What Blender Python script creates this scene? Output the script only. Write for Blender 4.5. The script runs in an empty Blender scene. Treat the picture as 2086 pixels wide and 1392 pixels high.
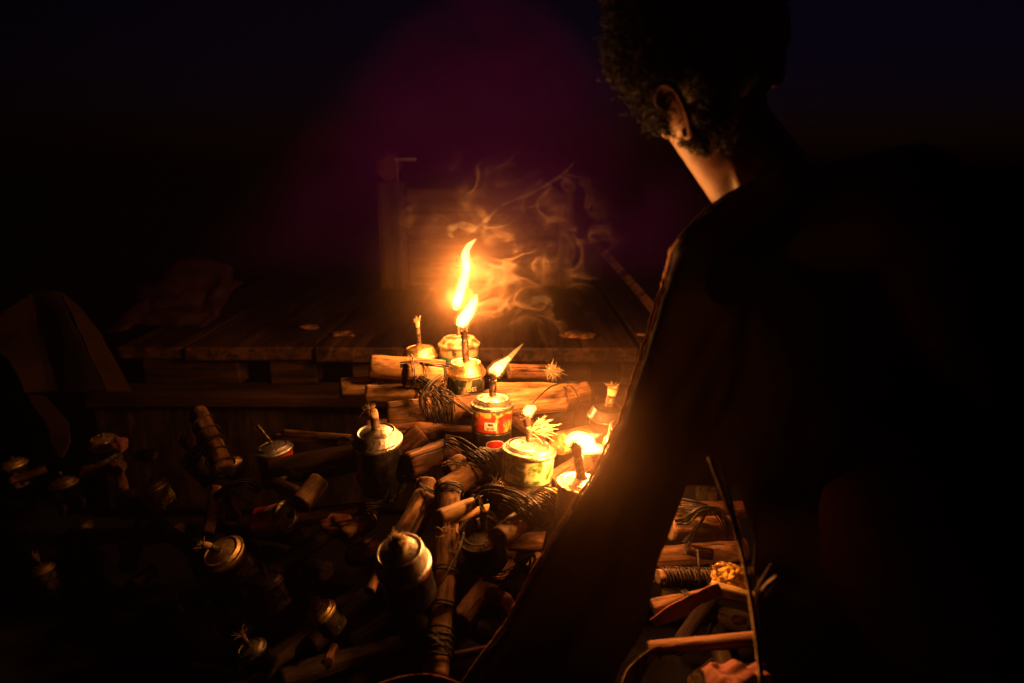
import bpy, bmesh, math, random
from mathutils import Vector, Matrix, Quaternion, noise

# ------------------------------------------------------------------ camera, world, exposure
SC = bpy.context.scene
COL = SC.collection
PITCH = math.radians(14.7)
F = 1390.0                      # focal length in pixels of the 2086 px wide photograph (24 mm lens)
CAM = Vector((0, 0, 0.90))
FW = Vector((0, math.cos(PITCH), -math.sin(PITCH)))
UP = Vector((0, math.sin(PITCH), math.cos(PITCH)))
RT = Vector((1, 0, 0))

cam_d = bpy.data.cameras.new('camera')
cam_d.lens = 24.0
cam_d.sensor_width = 36.0
cam_d.clip_start = 0.02
cam_d.clip_end = 200
cam_d.dof.use_dof = True
cam_d.dof.focus_distance = 1.12
cam_d.dof.aperture_fstop = 2.8
cam = bpy.data.objects.new('camera', cam_d)
COL.objects.link(cam)
cam.location = CAM
cam.rotation_euler = (math.radians(90) - PITCH, 0, 0)
SC.camera = cam

w = bpy.data.worlds.new('World')
SC.world = w
w.use_nodes = True
wn = w.node_tree
for n in list(wn.nodes):
    wn.nodes.remove(n)
sky = wn.nodes.new('ShaderNodeTexSky')
sky.sky_type = 'NISHITA'
sky.sun_disc = False
sky.sun_elevation = math.radians(-4)
sky.sun_rotation = math.radians(20)
tint = wn.nodes.new('ShaderNodeMix')
tint.data_type = 'RGBA'
tint.blend_type = 'MULTIPLY'
tint.inputs[0].default_value = 1.0
tint.inputs[7].default_value = (0.30, 0.20, 1.0, 1)
bg = wn.nodes.new('ShaderNodeBackground')
bg.inputs[1].default_value = 0.028
wo = wn.nodes.new('ShaderNodeOutputWorld')
wn.links.new(sky.outputs[0], tint.inputs[6])
wn.links.new(tint.outputs[2], bg.inputs[0])
wn.links.new(bg.outputs[0], wo.inputs[0])

SC.view_settings.view_transform = 'Standard'
SC.view_settings.look = 'None'
SC.view_settings.exposure = 0
SC.view_settings.gamma = 1
SC.cycles.use_denoising = True
SC.cycles.max_bounces = 6
SC.cycles.diffuse_bounces = 1
SC.cycles.glossy_bounces = 3
SC.cycles.transmission_bounces = 3
SC.cycles.volume_bounces = 0
SC.cycles.transparent_max_bounces = 16
SC.cycles.volume_step_rate = 1.0
SC.cycles.volume_preview_step_rate = 2.0
SC.cycles.volume_max_steps = 128
SC.cycles.sample_clamp_indirect = 3.0

PUFF = 0.95
CURL = 20.0
GLOW = 1.2
LAMP_POWER = 4.0                # common factor on the flames' light
HAZE = 0.004
PLUME = 23.0

# ------------------------------------------------------------------ helpers
RNG = random.Random(11)

def P(px, py, z):
    """A point seen at that place of the photograph, z metres in front of the lens."""
    return CAM + z * (FW + ((px - 1043) / F) * RT - ((py - 696) / F) * UP)

def mt(px, z):
    return px * z / F

def tag(o, label=None, cat=None, group=None, kind=None):
    if label: o['label'] = label
    if cat: o['category'] = cat
    if group: o['group'] = group
    if kind: o['kind'] = kind
    return o

def empty(name, loc, label, cat, group=None, rot=None):
    o = bpy.data.objects.new(name, None)
    o.empty_display_size = 0.02
    COL.objects.link(o)
    o.location = loc
    if rot is not None:
        o.rotation_mode = 'QUATERNION'
        o.rotation_quaternion = rot
    return tag(o, label, cat, group)

def link(name, bm, mats, parent=None, smooth=True):
    me = bpy.data.meshes.new(name)
    bm.normal_update()
    bm.to_mesh(me)
    bm.free()
    if smooth:
        me.polygons.foreach_set('use_smooth', [True] * len(me.polygons))
    for m in (mats if isinstance(mats, (list, tuple)) else [mats]):
        me.materials.append(m)
    o = bpy.data.objects.new(name, me)
    COL.objects.link(o)
    if parent is not None:
        o.parent = parent
    return o

def frame_of(d):
    d = d.normalized()
    a = Vector((0, 0, 1)) if abs(d.z) < 0.9 else Vector((1, 0, 0))
    u = d.cross(a).normalized()
    return u, d.cross(u).normalized()

def tube(bm, pts, rad, seg=6, cap=True, flat=1.0, jag=0.0, rng=None):
    """A round tube along pts; rad is a number or one per point."""
    n = len(pts)
    if not isinstance(rad, (list, tuple)):
        rad = [rad] * n
    rings = []
    u = None
    for i, p in enumerate(pts):
        d = (pts[min(i + 1, n - 1)] - pts[max(i - 1, 0)])
        if d.length < 1e-9:
            d = Vector((0, 0, 1))
        d.normalize()
        if u is None:
            u, v = frame_of(d)
        else:
            u = (u - d * u.dot(d))
            if u.length < 1e-6:
                u, v = frame_of(d)
            u.normalize()
            v = d.cross(u)
        ring = []
        for k in range(seg):
            a = 2 * math.pi * k / seg
            q = p + (u * math.cos(a) + v * math.sin(a) * flat) * rad[i]
            if jag and i in (0, n - 1):
                q = q + d * rng.uniform(-jag, jag)
            ring.append(bm.verts.new(q))
        rings.append(ring)
    for i in range(n - 1):
        a, b = rings[i], rings[i + 1]
        for k in range(seg):
            bm.faces.new((a[k], a[(k + 1) % seg], b[(k + 1) % seg], b[k]))
    if cap:
        bm.faces.new(list(reversed(rings[0])))
        bm.faces.new(rings[-1])
    return rings

def spline(pts, n):
    """Catmull-Rom through pts (Vectors)."""
    out = []
    m = len(pts) - 1
    for i in range(n + 1):
        t = i / n * m
        k = min(int(t), m - 1)
        s = t - k
        p0 = pts[max(k - 1, 0)]; p1 = pts[k]; p2 = pts[k + 1]; p3 = pts[min(k + 2, m)]
        out.append(0.5 * ((2 * p1) + (p2 - p0) * s + (2 * p0 - 5 * p1 + 4 * p2 - p3) * s * s
                          + (3 * p1 - p0 - 3 * p2 + p3) * s ** 3))
    return out

def interp(v, n):
    """Linear list resample of numbers."""
    out = []
    m = len(v) - 1
    for i in range(n + 1):
        t = i / n * m
        k = min(int(t), m - 1)
        out.append(v[k] + (v[k + 1] - v[k]) * (t - k))
    return out

def lathe(bm, prof, seg=48, mat=0, wob=0.0, seed=0):
    rings = []
    for (r, z) in prof:
        if r < 1e-6:
            rings.append([bm.verts.new((0, 0, z))])
            continue
        ring = []
        for k in range(seg):
            a = 2 * math.pi * k / seg
            rr = r
            if wob:
                rr += wob * noise.noise(Vector((math.cos(a) * 1.3 + seed * 7.1, math.sin(a) * 1.3, z * 25)))
            ring.append(bm.verts.new((rr * math.cos(a), rr * math.sin(a), z)))
        rings.append(ring)
    for a, b in zip(rings, rings[1:]):
        if len(a) == 1 and len(b) == 1:
            continue
        for k in range(seg):
            k2 = (k + 1) % seg
            if len(a) == 1:
                f = bm.faces.new((a[0], b[k2], b[k]))
            elif len(b) == 1:
                f = bm.faces.new((a[k], a[k2], b[0]))
            else:
                f = bm.faces.new((a[k], a[k2], b[k2], b[k]))
            f.material_index = mat

def box(bm, x0, x1, y0, y1, z0, z1, wob=0.0, n=1, seed=0):
    """Box from world extents, subdivided along its longest side and slightly uneven."""
    L = [x1 - x0, y1 - y0, z1 - z0]
    ax = L.index(max(L))
    nn = max(1, n)
    lo = [x0, y0, z0]; hi = [x1, y1, z1]
    o1, o2 = [i for i in range(3) if i != ax]
    rings = []
    for i in range(nn + 1):
        t = i / nn
        ring = []
        for (s1, s2) in ((0, 0), (1, 0), (1, 1), (0, 1)):
            c = [0, 0, 0]
            c[ax] = lo[ax] + (hi[ax] - lo[ax]) * t
            c[o1] = hi[o1] if s1 else lo[o1]
            c[o2] = hi[o2] if s2 else lo[o2]
            p = Vector(c)
            if wob:
                p += noise.noise_vector(p * 2.2 + Vector((seed, 0, 0))) * wob
            ring.append(bm.verts.new(p))
        rings.append(ring)
    for a, b in zip(rings, rings[1:]):
        for k in range(4):
            bm.faces.new((a[k], a[(k + 1) % 4], b[(k + 1) % 4], b[k]))
    bm.faces.new(rings[0]); bm.faces.new(list(reversed(rings[-1])))
    bmesh.ops.recalc_face_normals(bm, faces=bm.faces)

# ------------------------------------------------------------------ materials
def new_mat(name):
    m = bpy.data.materials.new(name)
    m.use_nodes = True
    nt = m.node_tree
    for n in list(nt.nodes):
        nt.nodes.remove(n)
    out = nt.nodes.new('ShaderNodeOutputMaterial')
    bs = nt.nodes.new('ShaderNodeBsdfPrincipled')
    nt.links.new(bs.outputs[0], out.inputs[0])
    return m, nt, bs, out

def coords(nt, scale=(1, 1, 1), rnd=True):
    tc = nt.nodes.new('ShaderNodeTexCoord')
    mp = nt.nodes.new('ShaderNodeMapping')
    mp.inputs['Scale'].default_value = scale
    nt.links.new(tc.outputs['Object'], mp.inputs[0])
    if rnd:
        oi = nt.nodes.new('ShaderNodeObjectInfo')
        ml = nt.nodes.new('ShaderNodeMath'); ml.operation = 'MULTIPLY'; ml.inputs[1].default_value = 37.0
        nt.links.new(oi.outputs['Random'], ml.inputs[0])
        cb = nt.nodes.new('ShaderNodeCombineXYZ')
        for i in range(3):
            nt.links.new(ml.outputs[0], cb.inputs[i])
        nt.links.new(cb.outputs[0], mp.inputs['Location'])
    return mp.outputs[0]

def noise_n(nt, vec, scale, detail=5, rough=0.6, dist=0.0):
    n = nt.nodes.new('ShaderNodeTexNoise')
    n.inputs['Scale'].default_value = scale
    n.inputs['Detail'].default_value = detail
    n.inputs['Roughness'].default_value = rough
    n.inputs['Distortion'].default_value = dist
    nt.links.new(vec, n.inputs['Vector'])
    return n.outputs['Fac']

def ramp(nt, fac, stops):
    r = nt.nodes.new('ShaderNodeValToRGB')
    el = r.color_ramp.elements
    while len(el) > 1:
        el.remove(el[-1])
    el[0].position = stops[0][0]; el[0].color = (*stops[0][1], 1)
    for p, c in stops[1:]:
        e = el.new(p); e.color = (*c, 1)
    nt.links.new(fac, r.inputs[0])
    return r.outputs[0]

def bump(nt, bs, h, strength=0.5, dist=0.002):
    b = nt.nodes.new('ShaderNodeBump')
    b.inputs['Strength'].default_value = strength
    b.inputs['Distance'].default_value = dist
    nt.links.new(h, b.inputs['Height'])
    nt.links.new(b.outputs[0], bs.inputs['Normal'])

def wood_mat(name, dark, mid, light, stretch=0.07, sc=90, rough=0.75, bstr=0.9, bd=0.0025, ax=2):
    m, nt, bs, out = new_mat(name)
    s = [1, 1, 1]; s[ax] = stretch
    v = coords(nt, tuple(s))
    f1 = noise_n(nt, v, sc, 7, 0.65, 0.4)
    c1 = ramp(nt, f1, [(0.30, dark), (0.50, mid), (0.68, light)])
    s2 = [1, 1, 1]; s2[ax] = 0.45 if stretch > .065 or ax == 2 and 'post' not in name else 0.12
    v2 = coords(nt, tuple(s2))
    f2 = noise_n(nt, v2, 22, 6, 0.7)
    k = ramp(nt, f2, [(0.42, (0.16, 0.12, 0.09)), (0.56, (1, 1, 1))])
    mx = nt.nodes.new('ShaderNodeMix'); mx.data_type = 'RGBA'; mx.blend_type = 'MULTIPLY'; mx.inputs[0].default_value = 0.85
    nt.links.new(c1, mx.inputs[6]); nt.links.new(k, mx.inputs[7])
    nt.links.new(mx.outputs[2], bs.inputs['Base Color'])
    bs.inputs['Roughness'].default_value = rough
    bs.inputs['Specular IOR Level'].default_value = 0.35
    s3 = [1, 1, 1]; s3[ax] = 0.035
    f3 = noise_n(nt, coords(nt, tuple(s3)), sc * 1.3, 4, 0.6, 0.6)
    cr = ramp(nt, f3, [(0.34, (0.10, 0.07, 0.05)), (0.40, (1, 1, 1))])
    mx2 = nt.nodes.new('ShaderNodeMix'); mx2.data_type = 'RGBA'; mx2.blend_type = 'MULTIPLY'; mx2.inputs[0].default_value = 0.9
    nt.links.new(mx.outputs[2], mx2.inputs[6]); nt.links.new(cr, mx2.inputs[7])
    nt.links.new(mx2.outputs[2], bs.inputs['Base Color'])
    add = nt.nodes.new('ShaderNodeMath'); add.operation = 'ADD'
    nt.links.new(f1, add.inputs[0]); nt.links.new(f2, add.inputs[1])
    add2 = nt.nodes.new('ShaderNodeMath'); add2.operation = 'ADD'
    nt.links.new(add.outputs[0], add2.inputs[0]); nt.links.new(cr, add2.inputs[1])
    bump(nt, bs, add2.outputs[0], bstr, bd)
    return m

M = {}
M['wood'] = wood_mat('peeled_wood', (0.07, 0.028, 0.010), (0.33, 0.17, 0.065), (0.55, 0.33, 0.15))
M['wood_smooth'] = wood_mat('smooth_wood', (0.09, 0.04, 0.012), (0.36, 0.20, 0.070), (0.58, 0.37, 0.15), 0.05, 80, 0.6, 0.6, 0.0014)
M['wood_red'] = wood_mat('red_bark_wood', (0.06, 0.022, 0.010), (0.27, 0.125, 0.055), (0.44, 0.23, 0.11), 0.10, 80)
M['wood_dark'] = wood_mat('shaded_dark_wood', (0.010, 0.005, 0.004), (0.035, 0.018, 0.010), (0.07, 0.04, 0.022), 0.08, 80)  # darker copy of the wood, the heap's shade put into its colour
M['husk'] = wood_mat('dry_husk', (0.25, 0.13, 0.04), (0.55, 0.36, 0.14), (0.7, 0.52, 0.25), 0.04, 140, 0.8, 0.7, 0.001)
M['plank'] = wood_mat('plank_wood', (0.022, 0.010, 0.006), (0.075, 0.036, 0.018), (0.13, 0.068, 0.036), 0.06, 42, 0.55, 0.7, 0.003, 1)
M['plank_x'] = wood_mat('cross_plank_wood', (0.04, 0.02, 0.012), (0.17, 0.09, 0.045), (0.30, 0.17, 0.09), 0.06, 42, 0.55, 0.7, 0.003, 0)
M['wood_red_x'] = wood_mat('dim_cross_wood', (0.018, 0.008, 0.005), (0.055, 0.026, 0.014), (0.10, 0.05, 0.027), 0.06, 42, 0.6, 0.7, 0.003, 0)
M['plank_z'] = wood_mat('post_wood', (0.04, 0.02, 0.012), (0.17, 0.09, 0.045), (0.30, 0.17, 0.09), 0.06, 42, 0.55, 0.7, 0.003, 2)

m, nt, bs, out = new_mat('end_grain')
v = coords(nt)
f = noise_n(nt, v, 60, 6, 0.7)
nt.links.new(ramp(nt, f, [(0.3, (0.03, 0.016, 0.01)), (0.7, (0.12, 0.07, 0.035))]), bs.inputs['Base Color'])
bs.inputs['Roughness'].default_value = 0.9
bump(nt, bs, f, 0.8, 0.002)
M['end'] = m

def tin_mat(name, base, soot, rough, metallic=0.92, amount=0.5):
    m, nt, bs, out = new_mat(name)
    v = coords(nt)
    f = noise_n(nt, v, 100, 8, 0.75, 0.7)
    f2 = noise_n(nt, v, 420, 3, 0.6)
    nt.links.new(ramp(nt, f, [(amount - 0.12, soot), (amount + 0.06, base)]), bs.inputs['Base Color'])
    nt.links.new(ramp(nt, f, [(0.3, (min(1, rough + 0.45),) * 3), (0.65, (rough,) * 3)]), bs.inputs['Roughness'])
    bs.inputs['Metallic'].default_value = metallic
    add = nt.nodes.new('ShaderNodeMath'); add.operation = 'ADD'
    nt.links.new(f, add.inputs[0]); nt.links.new(f2, add.inputs[1])
    bump(nt, bs, add.outputs[0], 0.5, 0.0013)
    return m
M['tin'] = tin_mat('scuffed_tin', (0.74, 0.66, 0.52), (0.13, 0.09, 0.055), 0.24, 0.94, 0.44)
M['gold'] = tin_mat('gold_lacquered_tin', (1.0, 0.74, 0.34), (0.30, 0.16, 0.06), 0.32, 0.96, 0.38)
M['tin_clean'] = tin_mat('clean_tin', (0.85, 0.80, 0.70), (0.30, 0.24, 0.17), 0.20, 0.95, 0.36)
M['tin_pale'] = tin_mat('pale_tin', (0.52, 0.46, 0.34), (0.07, 0.045, 0.025), 0.32, 0.88, 0.50)
M['tin_sooty'] = tin_mat('sooty_tin', (0.35, 0.28, 0.20), (0.035, 0.026, 0.02), 0.30, 0.9, 0.5)
M['brass'] = tin_mat('brassy_tin', (0.98, 0.70, 0.30), (0.16, 0.08, 0.03), 0.20, 0.96, 0.40)
M['tube'] = tin_mat('burnt_tube', (0.30, 0.22, 0.14), (0.03, 0.02, 0.015), 0.45, 0.8, 0.55)

def paint_mat(name, stops, spec=0.6, rough=0.35, scale=30, wear=(0.10, 0.07, 0.045), dist=1.2, wz=1.0):
    """Blotchy printed tin: colours picked by a warped noise, with scuffed spots."""
    m, nt, bs, out = new_mat(name)
    v = coords(nt, (1, 1, wz))
    f = noise_n(nt, v, scale, 3, 0.5, dist)
    c = ramp(nt, f, stops)
    f2 = noise_n(nt, v, 190, 6, 0.75)
    k = ramp(nt, f2, [(0.57, (0, 0, 0)), (0.64, (1, 1, 1))])
    mx = nt.nodes.new('ShaderNodeMix'); mx.data_type = 'RGBA'
    nt.links.new(k, mx.inputs[0]); nt.links.new(c, mx.inputs[6]); mx.inputs[7].default_value = (*wear, 1)
    nt.links.new(mx.outputs[2], bs.inputs['Base Color'])
    bs.inputs['Roughness'].default_value = rough
    bs.inputs['Specular IOR Level'].default_value = spec
    bump(nt, bs, f2, 0.15, 0.0006)
    return m
M['p_cream'] = paint_mat('cream_print', [(0.40, (0.07, 0.05, 0.025)), (0.50, (0.30, 0.25, 0.13)), (0.7, (0.42, 0.36, 0.21))])
M['p_green'] = paint_mat('green_print', [(0.4, (0.03, 0.11, 0.07)), (0.6, (0.06, 0.20, 0.13))])
M['p_dark'] = paint_mat('dark_print', [(0.45, (0.012, 0.014, 0.010)), (0.58, (0.03, 0.035, 0.022)), (0.64, (0.30, 0.24, 0.10))], rough=0.28)
M['p_camo'] = paint_mat('dark_gold_print', [(0.44, (0.015, 0.015, 0.01)), (0.50, (0.05, 0.05, 0.03)), (0.52, (0.32, 0.26, 0.11)), (0.60, (0.02, 0.02, 0.012))], rough=0.3, scale=45, wz=2.2)
M['p_fruit'] = paint_mat('red_yellow_print', [(0.40, (0.42, 0.04, 0.02)), (0.47, (0.55, 0.10, 0.03)), (0.50, (0.62, 0.45, 0.10)), (0.58, (0.60, 0.50, 0.18)), (0.62, (0.06, 0.08, 0.02))], scale=38)
M['p_garden'] = paint_mat('green_cream_print', [(0.36, (0.03, 0.06, 0.015)), (0.44, (0.10, 0.17, 0.035)), (0.50, (0.40, 0.38, 0.16)), (0.60, (0.50, 0.44, 0.24)), (0.66, (0.20, 0.10, 0.03)), (0.72, (0.42, 0.38, 0.2))], scale=50)
M['p_black'] = paint_mat('black_print', [(0.45, (0.012, 0.011, 0.010)), (0.65, (0.04, 0.03, 0.02))], rough=0.3)
M['p_red'] = paint_mat('red_print', [(0.4, (0.45, 0.02, 0.015)), (0.6, (0.62, 0.04, 0.02))])
M['p_white'] = paint_mat('white_print', [(0.4, (0.55, 0.52, 0.42)), (0.6, (0.72, 0.70, 0.60))])
M['p_swirl'] = paint_mat('swirl_print', [(0.44, (0.03, 0.03, 0.02)), (0.49, (0.50, 0.44, 0.26)), (0.51, (0.04, 0.04, 0.02)), (0.58, (0.10, 0.09, 0.05)), (0.62, (0.45, 0.06, 0.03))], scale=34, dist=2.5, wz=1.8)

def simple(name, c, rough=0.7, spec=0.4, metallic=0.0, nscale=60, var=0.35, bstr=0.3, bd=0.001):
    m, nt, bs, out = new_mat(name)
    v = coords(nt)
    f = noise_n(nt, v, nscale, 6, 0.65)
    nt.links.new(ramp(nt, f, [(0.3, tuple(x * (1 - var) for x in c)), (0.7, tuple(min(1, x * (1 + var)) for x in c))]), bs.inputs['Base Color'])
    bs.inputs['Roughness'].default_value = rough
    bs.inputs['Specular IOR Level'].default_value = spec
    bs.inputs['Metallic'].default_value = metallic
    bump(nt, bs, f, bstr, bd)
    return m
M['cord'] = simple('black_cord', (0.018, 0.011, 0.007), 0.5, 0.45, nscale=500, var=0.6, bstr=0.8, bd=0.0008)
M['cord_pale'] = simple('pale_cord', (0.22, 0.15, 0.08), 0.7, 0.3, nscale=400)
M['wick'] = simple('cotton_wick', (0.50, 0.34, 0.18), 0.9, 0.2, nscale=220, var=0.5)
M['wick_burnt'] = simple('burnt_wick', (0.05, 0.026, 0.014), 0.9, 0.2, nscale=260, var=0.7)
M['wick_pale'] = simple('pale_rope_wick', (0.66, 0.52, 0.30), 0.9, 0.2, nscale=220, var=0.3)
M['earth'] = simple('dark_earth', (0.014, 0.010, 0.009), 0.95, 0.2, nscale=9, var=0.5, bstr=1.0, bd=0.02)
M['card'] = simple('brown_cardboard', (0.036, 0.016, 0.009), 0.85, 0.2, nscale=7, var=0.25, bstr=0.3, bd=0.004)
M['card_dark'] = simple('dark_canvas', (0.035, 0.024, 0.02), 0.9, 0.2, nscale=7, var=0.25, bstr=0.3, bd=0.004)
M['plastic'] = simple('magenta_plastic_sheet', (0.018, 0.004, 0.015), 0.7, 0.2, nscale=14, var=0.5, bstr=0.4, bd=0.004)
M['skin'] = simple('brown_skin', (0.20, 0.080, 0.032), 0.5, 0.45, nscale=420, var=0.18, bstr=0.5, bd=0.0008)
M['nail'] = simple('finger_nail', (0.52, 0.34, 0.25), 0.3, 0.5, nscale=80, var=0.06)
M['hair'] = simple('dark_hair', (0.012, 0.005, 0.003), 0.65, 0.2, nscale=200)
M['denim'] = simple('dark_trouser_cloth', (0.035, 0.022, 0.030), 0.85, 0.25, nscale=300, var=0.3, bstr=0.5)
M['metal_clip'] = simple('bare_metal', (0.75, 0.72, 0.66), 0.3, 0.5, 0.9)
M['resin'] = simple('yellow_crumbly_resin', (0.62, 0.36, 0.07), 0.8, 0.3, nscale=120, var=0.5, bstr=0.9, bd=0.003)
M['rag'] = simple('pink_brown_rag', (0.24, 0.09, 0.065), 0.85, 0.2, nscale=120, var=0.3, bstr=0.5)
M['pebble'] = simple('pebble_stone', (0.32, 0.17, 0.10), 0.7, 0.4)
M['lighter'] = simple('dark_lighter', (0.06, 0.045, 0.035), 0.35, 0.6)
M['hem'] = simple('lit_frayed_hem', (0.50, 0.24, 0.11), 0.85, 0.25, nscale=400, var=0.5, bstr=0.6)  # far brighter than the shirt: rim light put into the colour

# thin shirt cloth: lets a little of the flames' light through
m, nt, bs, out = new_mat('thin_dark_shirt')
v = coords(nt)
f = noise_n(nt, v, 700, 3, 0.6)
f2 = noise_n(nt, v, 12, 4, 0.6)
nt.links.new(ramp(nt, f2, [(0.3, (0.016, 0.011, 0.014)), (0.7, (0.03, 0.02, 0.024))]), bs.inputs['Base Color'])
bs.inputs['Roughness'].default_value = 0.9
bs.inputs['Specular IOR Level'].default_value = 0.1
bump(nt, bs, f, 0.3, 0.0006)
tr = nt.nodes.new('ShaderNodeBsdfTranslucent')
tr.inputs[0].default_value = (0.0016, 0.0008, 0.0003, 1)
ad = nt.nodes.new('ShaderNodeAddShader')
nt.links.new(bs.outputs[0], ad.inputs[0]); nt.links.new(tr.outputs[0], ad.inputs[1])
nt.links.new(ad.outputs[0], out.inputs[0])
M['shirt'] = m

def flame_mat(name, core, edge, strength):
    m = bpy.data.materials.new(name)
    m.use_nodes = True
    nt = m.node_tree
    for n in list(nt.nodes):
        nt.nodes.remove(n)
    out = nt.nodes.new('ShaderNodeOutputMaterial')
    em = nt.nodes.new('ShaderNodeEmission')
    em.inputs[0].default_value = (*core, 1)
    em.inputs[1].default_value = strength
    nt.links.new(em.outputs[0], out.inputs['Volume'])
    m.volume_intersection_method if False else None
    return m
M['flame'] = flame_mat('flame_gas', (1.0, 0.40, 0.085), None, 480)
M['flame_outer'] = flame_mat('outer_flame_gas', (1.0, 0.30, 0.035), None, 26)
M['flame_tip'] = flame_mat('flame_tip_gas', (1.0, 0.38, 0.06), None, 160)

def smoke_mat(name, color, density, noise_scale=0.0, lo=0.45, hi=0.7, aniso=0.2, stretch=(1, 1, 1), dist=0.0):
    m = bpy.data.materials.new(name)
    m.use_nodes = True
    nt = m.node_tree
    for n in list(nt.nodes):
        nt.nodes.remove(n)
    out = nt.nodes.new('ShaderNodeOutputMaterial')
    pv = nt.nodes.new('ShaderNodeVolumePrincipled')
    pv.inputs['Color'].default_value = (*color, 1)
    pv.inputs['Density'].default_value = density
    pv.inputs['Anisotropy'].default_value = aniso
    if noise_scale:
        v = coords(nt, stretch, False)
        f = noise_n(nt, v, noise_scale, 4, 0.6, dist)
        mr = nt.nodes.new('ShaderNodeMapRange')
        mr.inputs['From Min'].default_value = lo; mr.inputs['From Max'].default_value = hi
        mr.inputs['To Min'].default_value = 0; mr.inputs['To Max'].default_value = density
        nt.links.new(f, mr.inputs[0])
        nt.links.new(mr.outputs[0], pv.inputs['Density'])
    nt.links.new(pv.outputs[0], out.inputs['Volume'])
    return m
M['haze'] = smoke_mat('thin_smoky_air', (0.75, 0.55, 0.85), HAZE, aniso=0.3)

# ------------------------------------------------------------------ setting
bm = bmesh.new()
N = 60
for i in range(N + 1):
    for j in range(N + 1):
        x = -1 + 2 * i / N; y = -1 + 2 * j / N
        X = 40 * x * abs(x); Y = 1.2 + 40 * y * abs(y)
        h = 0.012 * noise.noise(Vector((X * 4, Y * 4, 0))) if abs(X) < 4 and abs(Y) < 5 else 0
        bm.verts.new((X, Y, h))
bm.verts.ensure_lookup_table()
for i in range(N):
    for j in range(N):
        a = i * (N + 1) + j
        bm.faces.new([bm.verts[q] for q in (a, a + N + 1, a + N + 2, a + 1)])
tag(link('ground', bm, M['earth']), kind='structure')

# boards behind the lamps, tops at 0.45 m
PT = 0.45
G_PL = 'broad wooden boards behind the lamps'
def plank(x0, x1, y0, y1, z0, z1, label, group=None, mat='plank', seed=0, name='wooden_plank'):
    bm = bmesh.new()
    box(bm, x0, x1, y0, y1, z0, z1, 0.004, 14, seed)
    o = link(name, bm, M[mat], smooth=False)
    b = o.modifiers.new('bevel', 'BEVEL'); b.width = 0.005; b.segments = 2
    tag(o, label, 'plank', group)
    return o
plank(-1.00, -0.829, 1.66, 4.6, PT - 0.032, PT, 'narrow dark board at the far end of the platform beside the crumpled purple sheet', G_PL, seed=1)
plank(-0.823, -0.497, 1.65, 4.6, PT - 0.034, PT + 0.002, 'dark board between the purple sheet and the broad board that carries the crate', G_PL, seed=2)
plank(-0.491, 0.316, 1.64, 4.6, PT - 0.036, PT + 0.004, 'broadest brown board, lit by the tall flames, with the upright crate on it', G_PL, seed=3)
plank(0.332, 1.3, 1.66, 4.6, PT - 0.034, PT, 'board past the open seam beside the person, under the leaning batten', G_PL, seed=4)
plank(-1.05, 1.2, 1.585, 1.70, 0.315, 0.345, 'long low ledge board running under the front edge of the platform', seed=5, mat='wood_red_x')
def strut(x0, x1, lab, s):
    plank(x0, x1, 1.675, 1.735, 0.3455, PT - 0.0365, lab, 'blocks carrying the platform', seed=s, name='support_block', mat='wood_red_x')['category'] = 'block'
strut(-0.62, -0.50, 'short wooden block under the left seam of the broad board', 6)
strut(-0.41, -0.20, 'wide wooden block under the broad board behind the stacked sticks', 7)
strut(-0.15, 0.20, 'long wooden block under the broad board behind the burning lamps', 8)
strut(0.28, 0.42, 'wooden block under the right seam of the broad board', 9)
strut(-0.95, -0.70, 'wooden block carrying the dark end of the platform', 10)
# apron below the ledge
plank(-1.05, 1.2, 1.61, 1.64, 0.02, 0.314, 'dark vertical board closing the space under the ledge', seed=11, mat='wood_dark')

# upright crate on the boards
cr = empty('wooden_crate', (-0.15, 2.6, PT), 'tall brown wooden crate standing on the broad board behind the flames', 'crate')
def cpart(name, x0, x1, y0, y1, z0, z1, seed, mat='plank_x'):
    mat = 'plank_z' if name == 'post' else mat
    bm = bmesh.new(); box(bm, x0 + 0.15, x1 + 0.15, y0 - 2.6, y1 - 2.6, z0 - PT, z1 - PT, 0.003, 8, seed)
    o = link(name, bm, M[mat], cr, smooth=False)
    b = o.modifiers.new('bevel', 'BEVEL'); b.width = 0.004; b.segments = 2
    return o
zc = PT + 0.006
for k in range(4):
    cpart('slat', -0.375, 0.16, 2.475, 2.49, zc + 0.09 * k + 0.004, zc + 0.09 * k + 0.084, 20 + k)
cpart('post', -0.474, -0.376, 2.44, 2.52, zc, 0.835, 30)
cpart('post', 0.161, 0.22, 2.45, 2.52, zc, 0.80, 31)
cpart('back_panel', -0.46, 0.2, 2.86, 2.88, zc, 0.80, 32)
cpart('side_panel', -0.47, -0.455, 2.525, 2.855, zc, 0.80, 33)
cpart('side_panel', 0.20, 0.215, 2.525, 2.855, zc, 0.80, 34)
# small bundle and metal strip on the post
bm = bmesh.new()
bmesh.ops.create_icosphere(bm, subdivisions=4, radius=0.045)
for q in bm.verts:
    q.co *= 1 + 0.3 * noise.noise(q.co * 40)
    q.co.z *= 1.1
o = link('cloth_bundle', bm, M['rag']); o.location = (-0.43, 2.48, 0.888)
tag(o, 'small lumpy cloth bundle on top of the crate post', 'bundle')
bm = bmesh.new(); box(bm, -0.405, -0.33, 2.43, 2.445, 0.905, 0.915)
box(bm, -0.40, -0.396, 2.44, 2.452, 0.836, 0.914)
tag(link('metal_bracket', bm, M['metal_clip'], smooth=False), 'short shiny metal bracket sticking up from the crate', 'bracket')

# leaning batten and loose slat at the right
bm = bmesh.new()
tube(bm, spline([P(1195, 478, 2.5), P(1260, 545, 2.25), P(1330, 625, 1.95), P(1380, 690, 1.78)], 16), 0.022, 4, flat=0.6)
tag(link('wooden_batten', bm, M['plank_z'], smooth=False), 'pale square batten lying aslant on the boards beside the person', 'batten')
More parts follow.
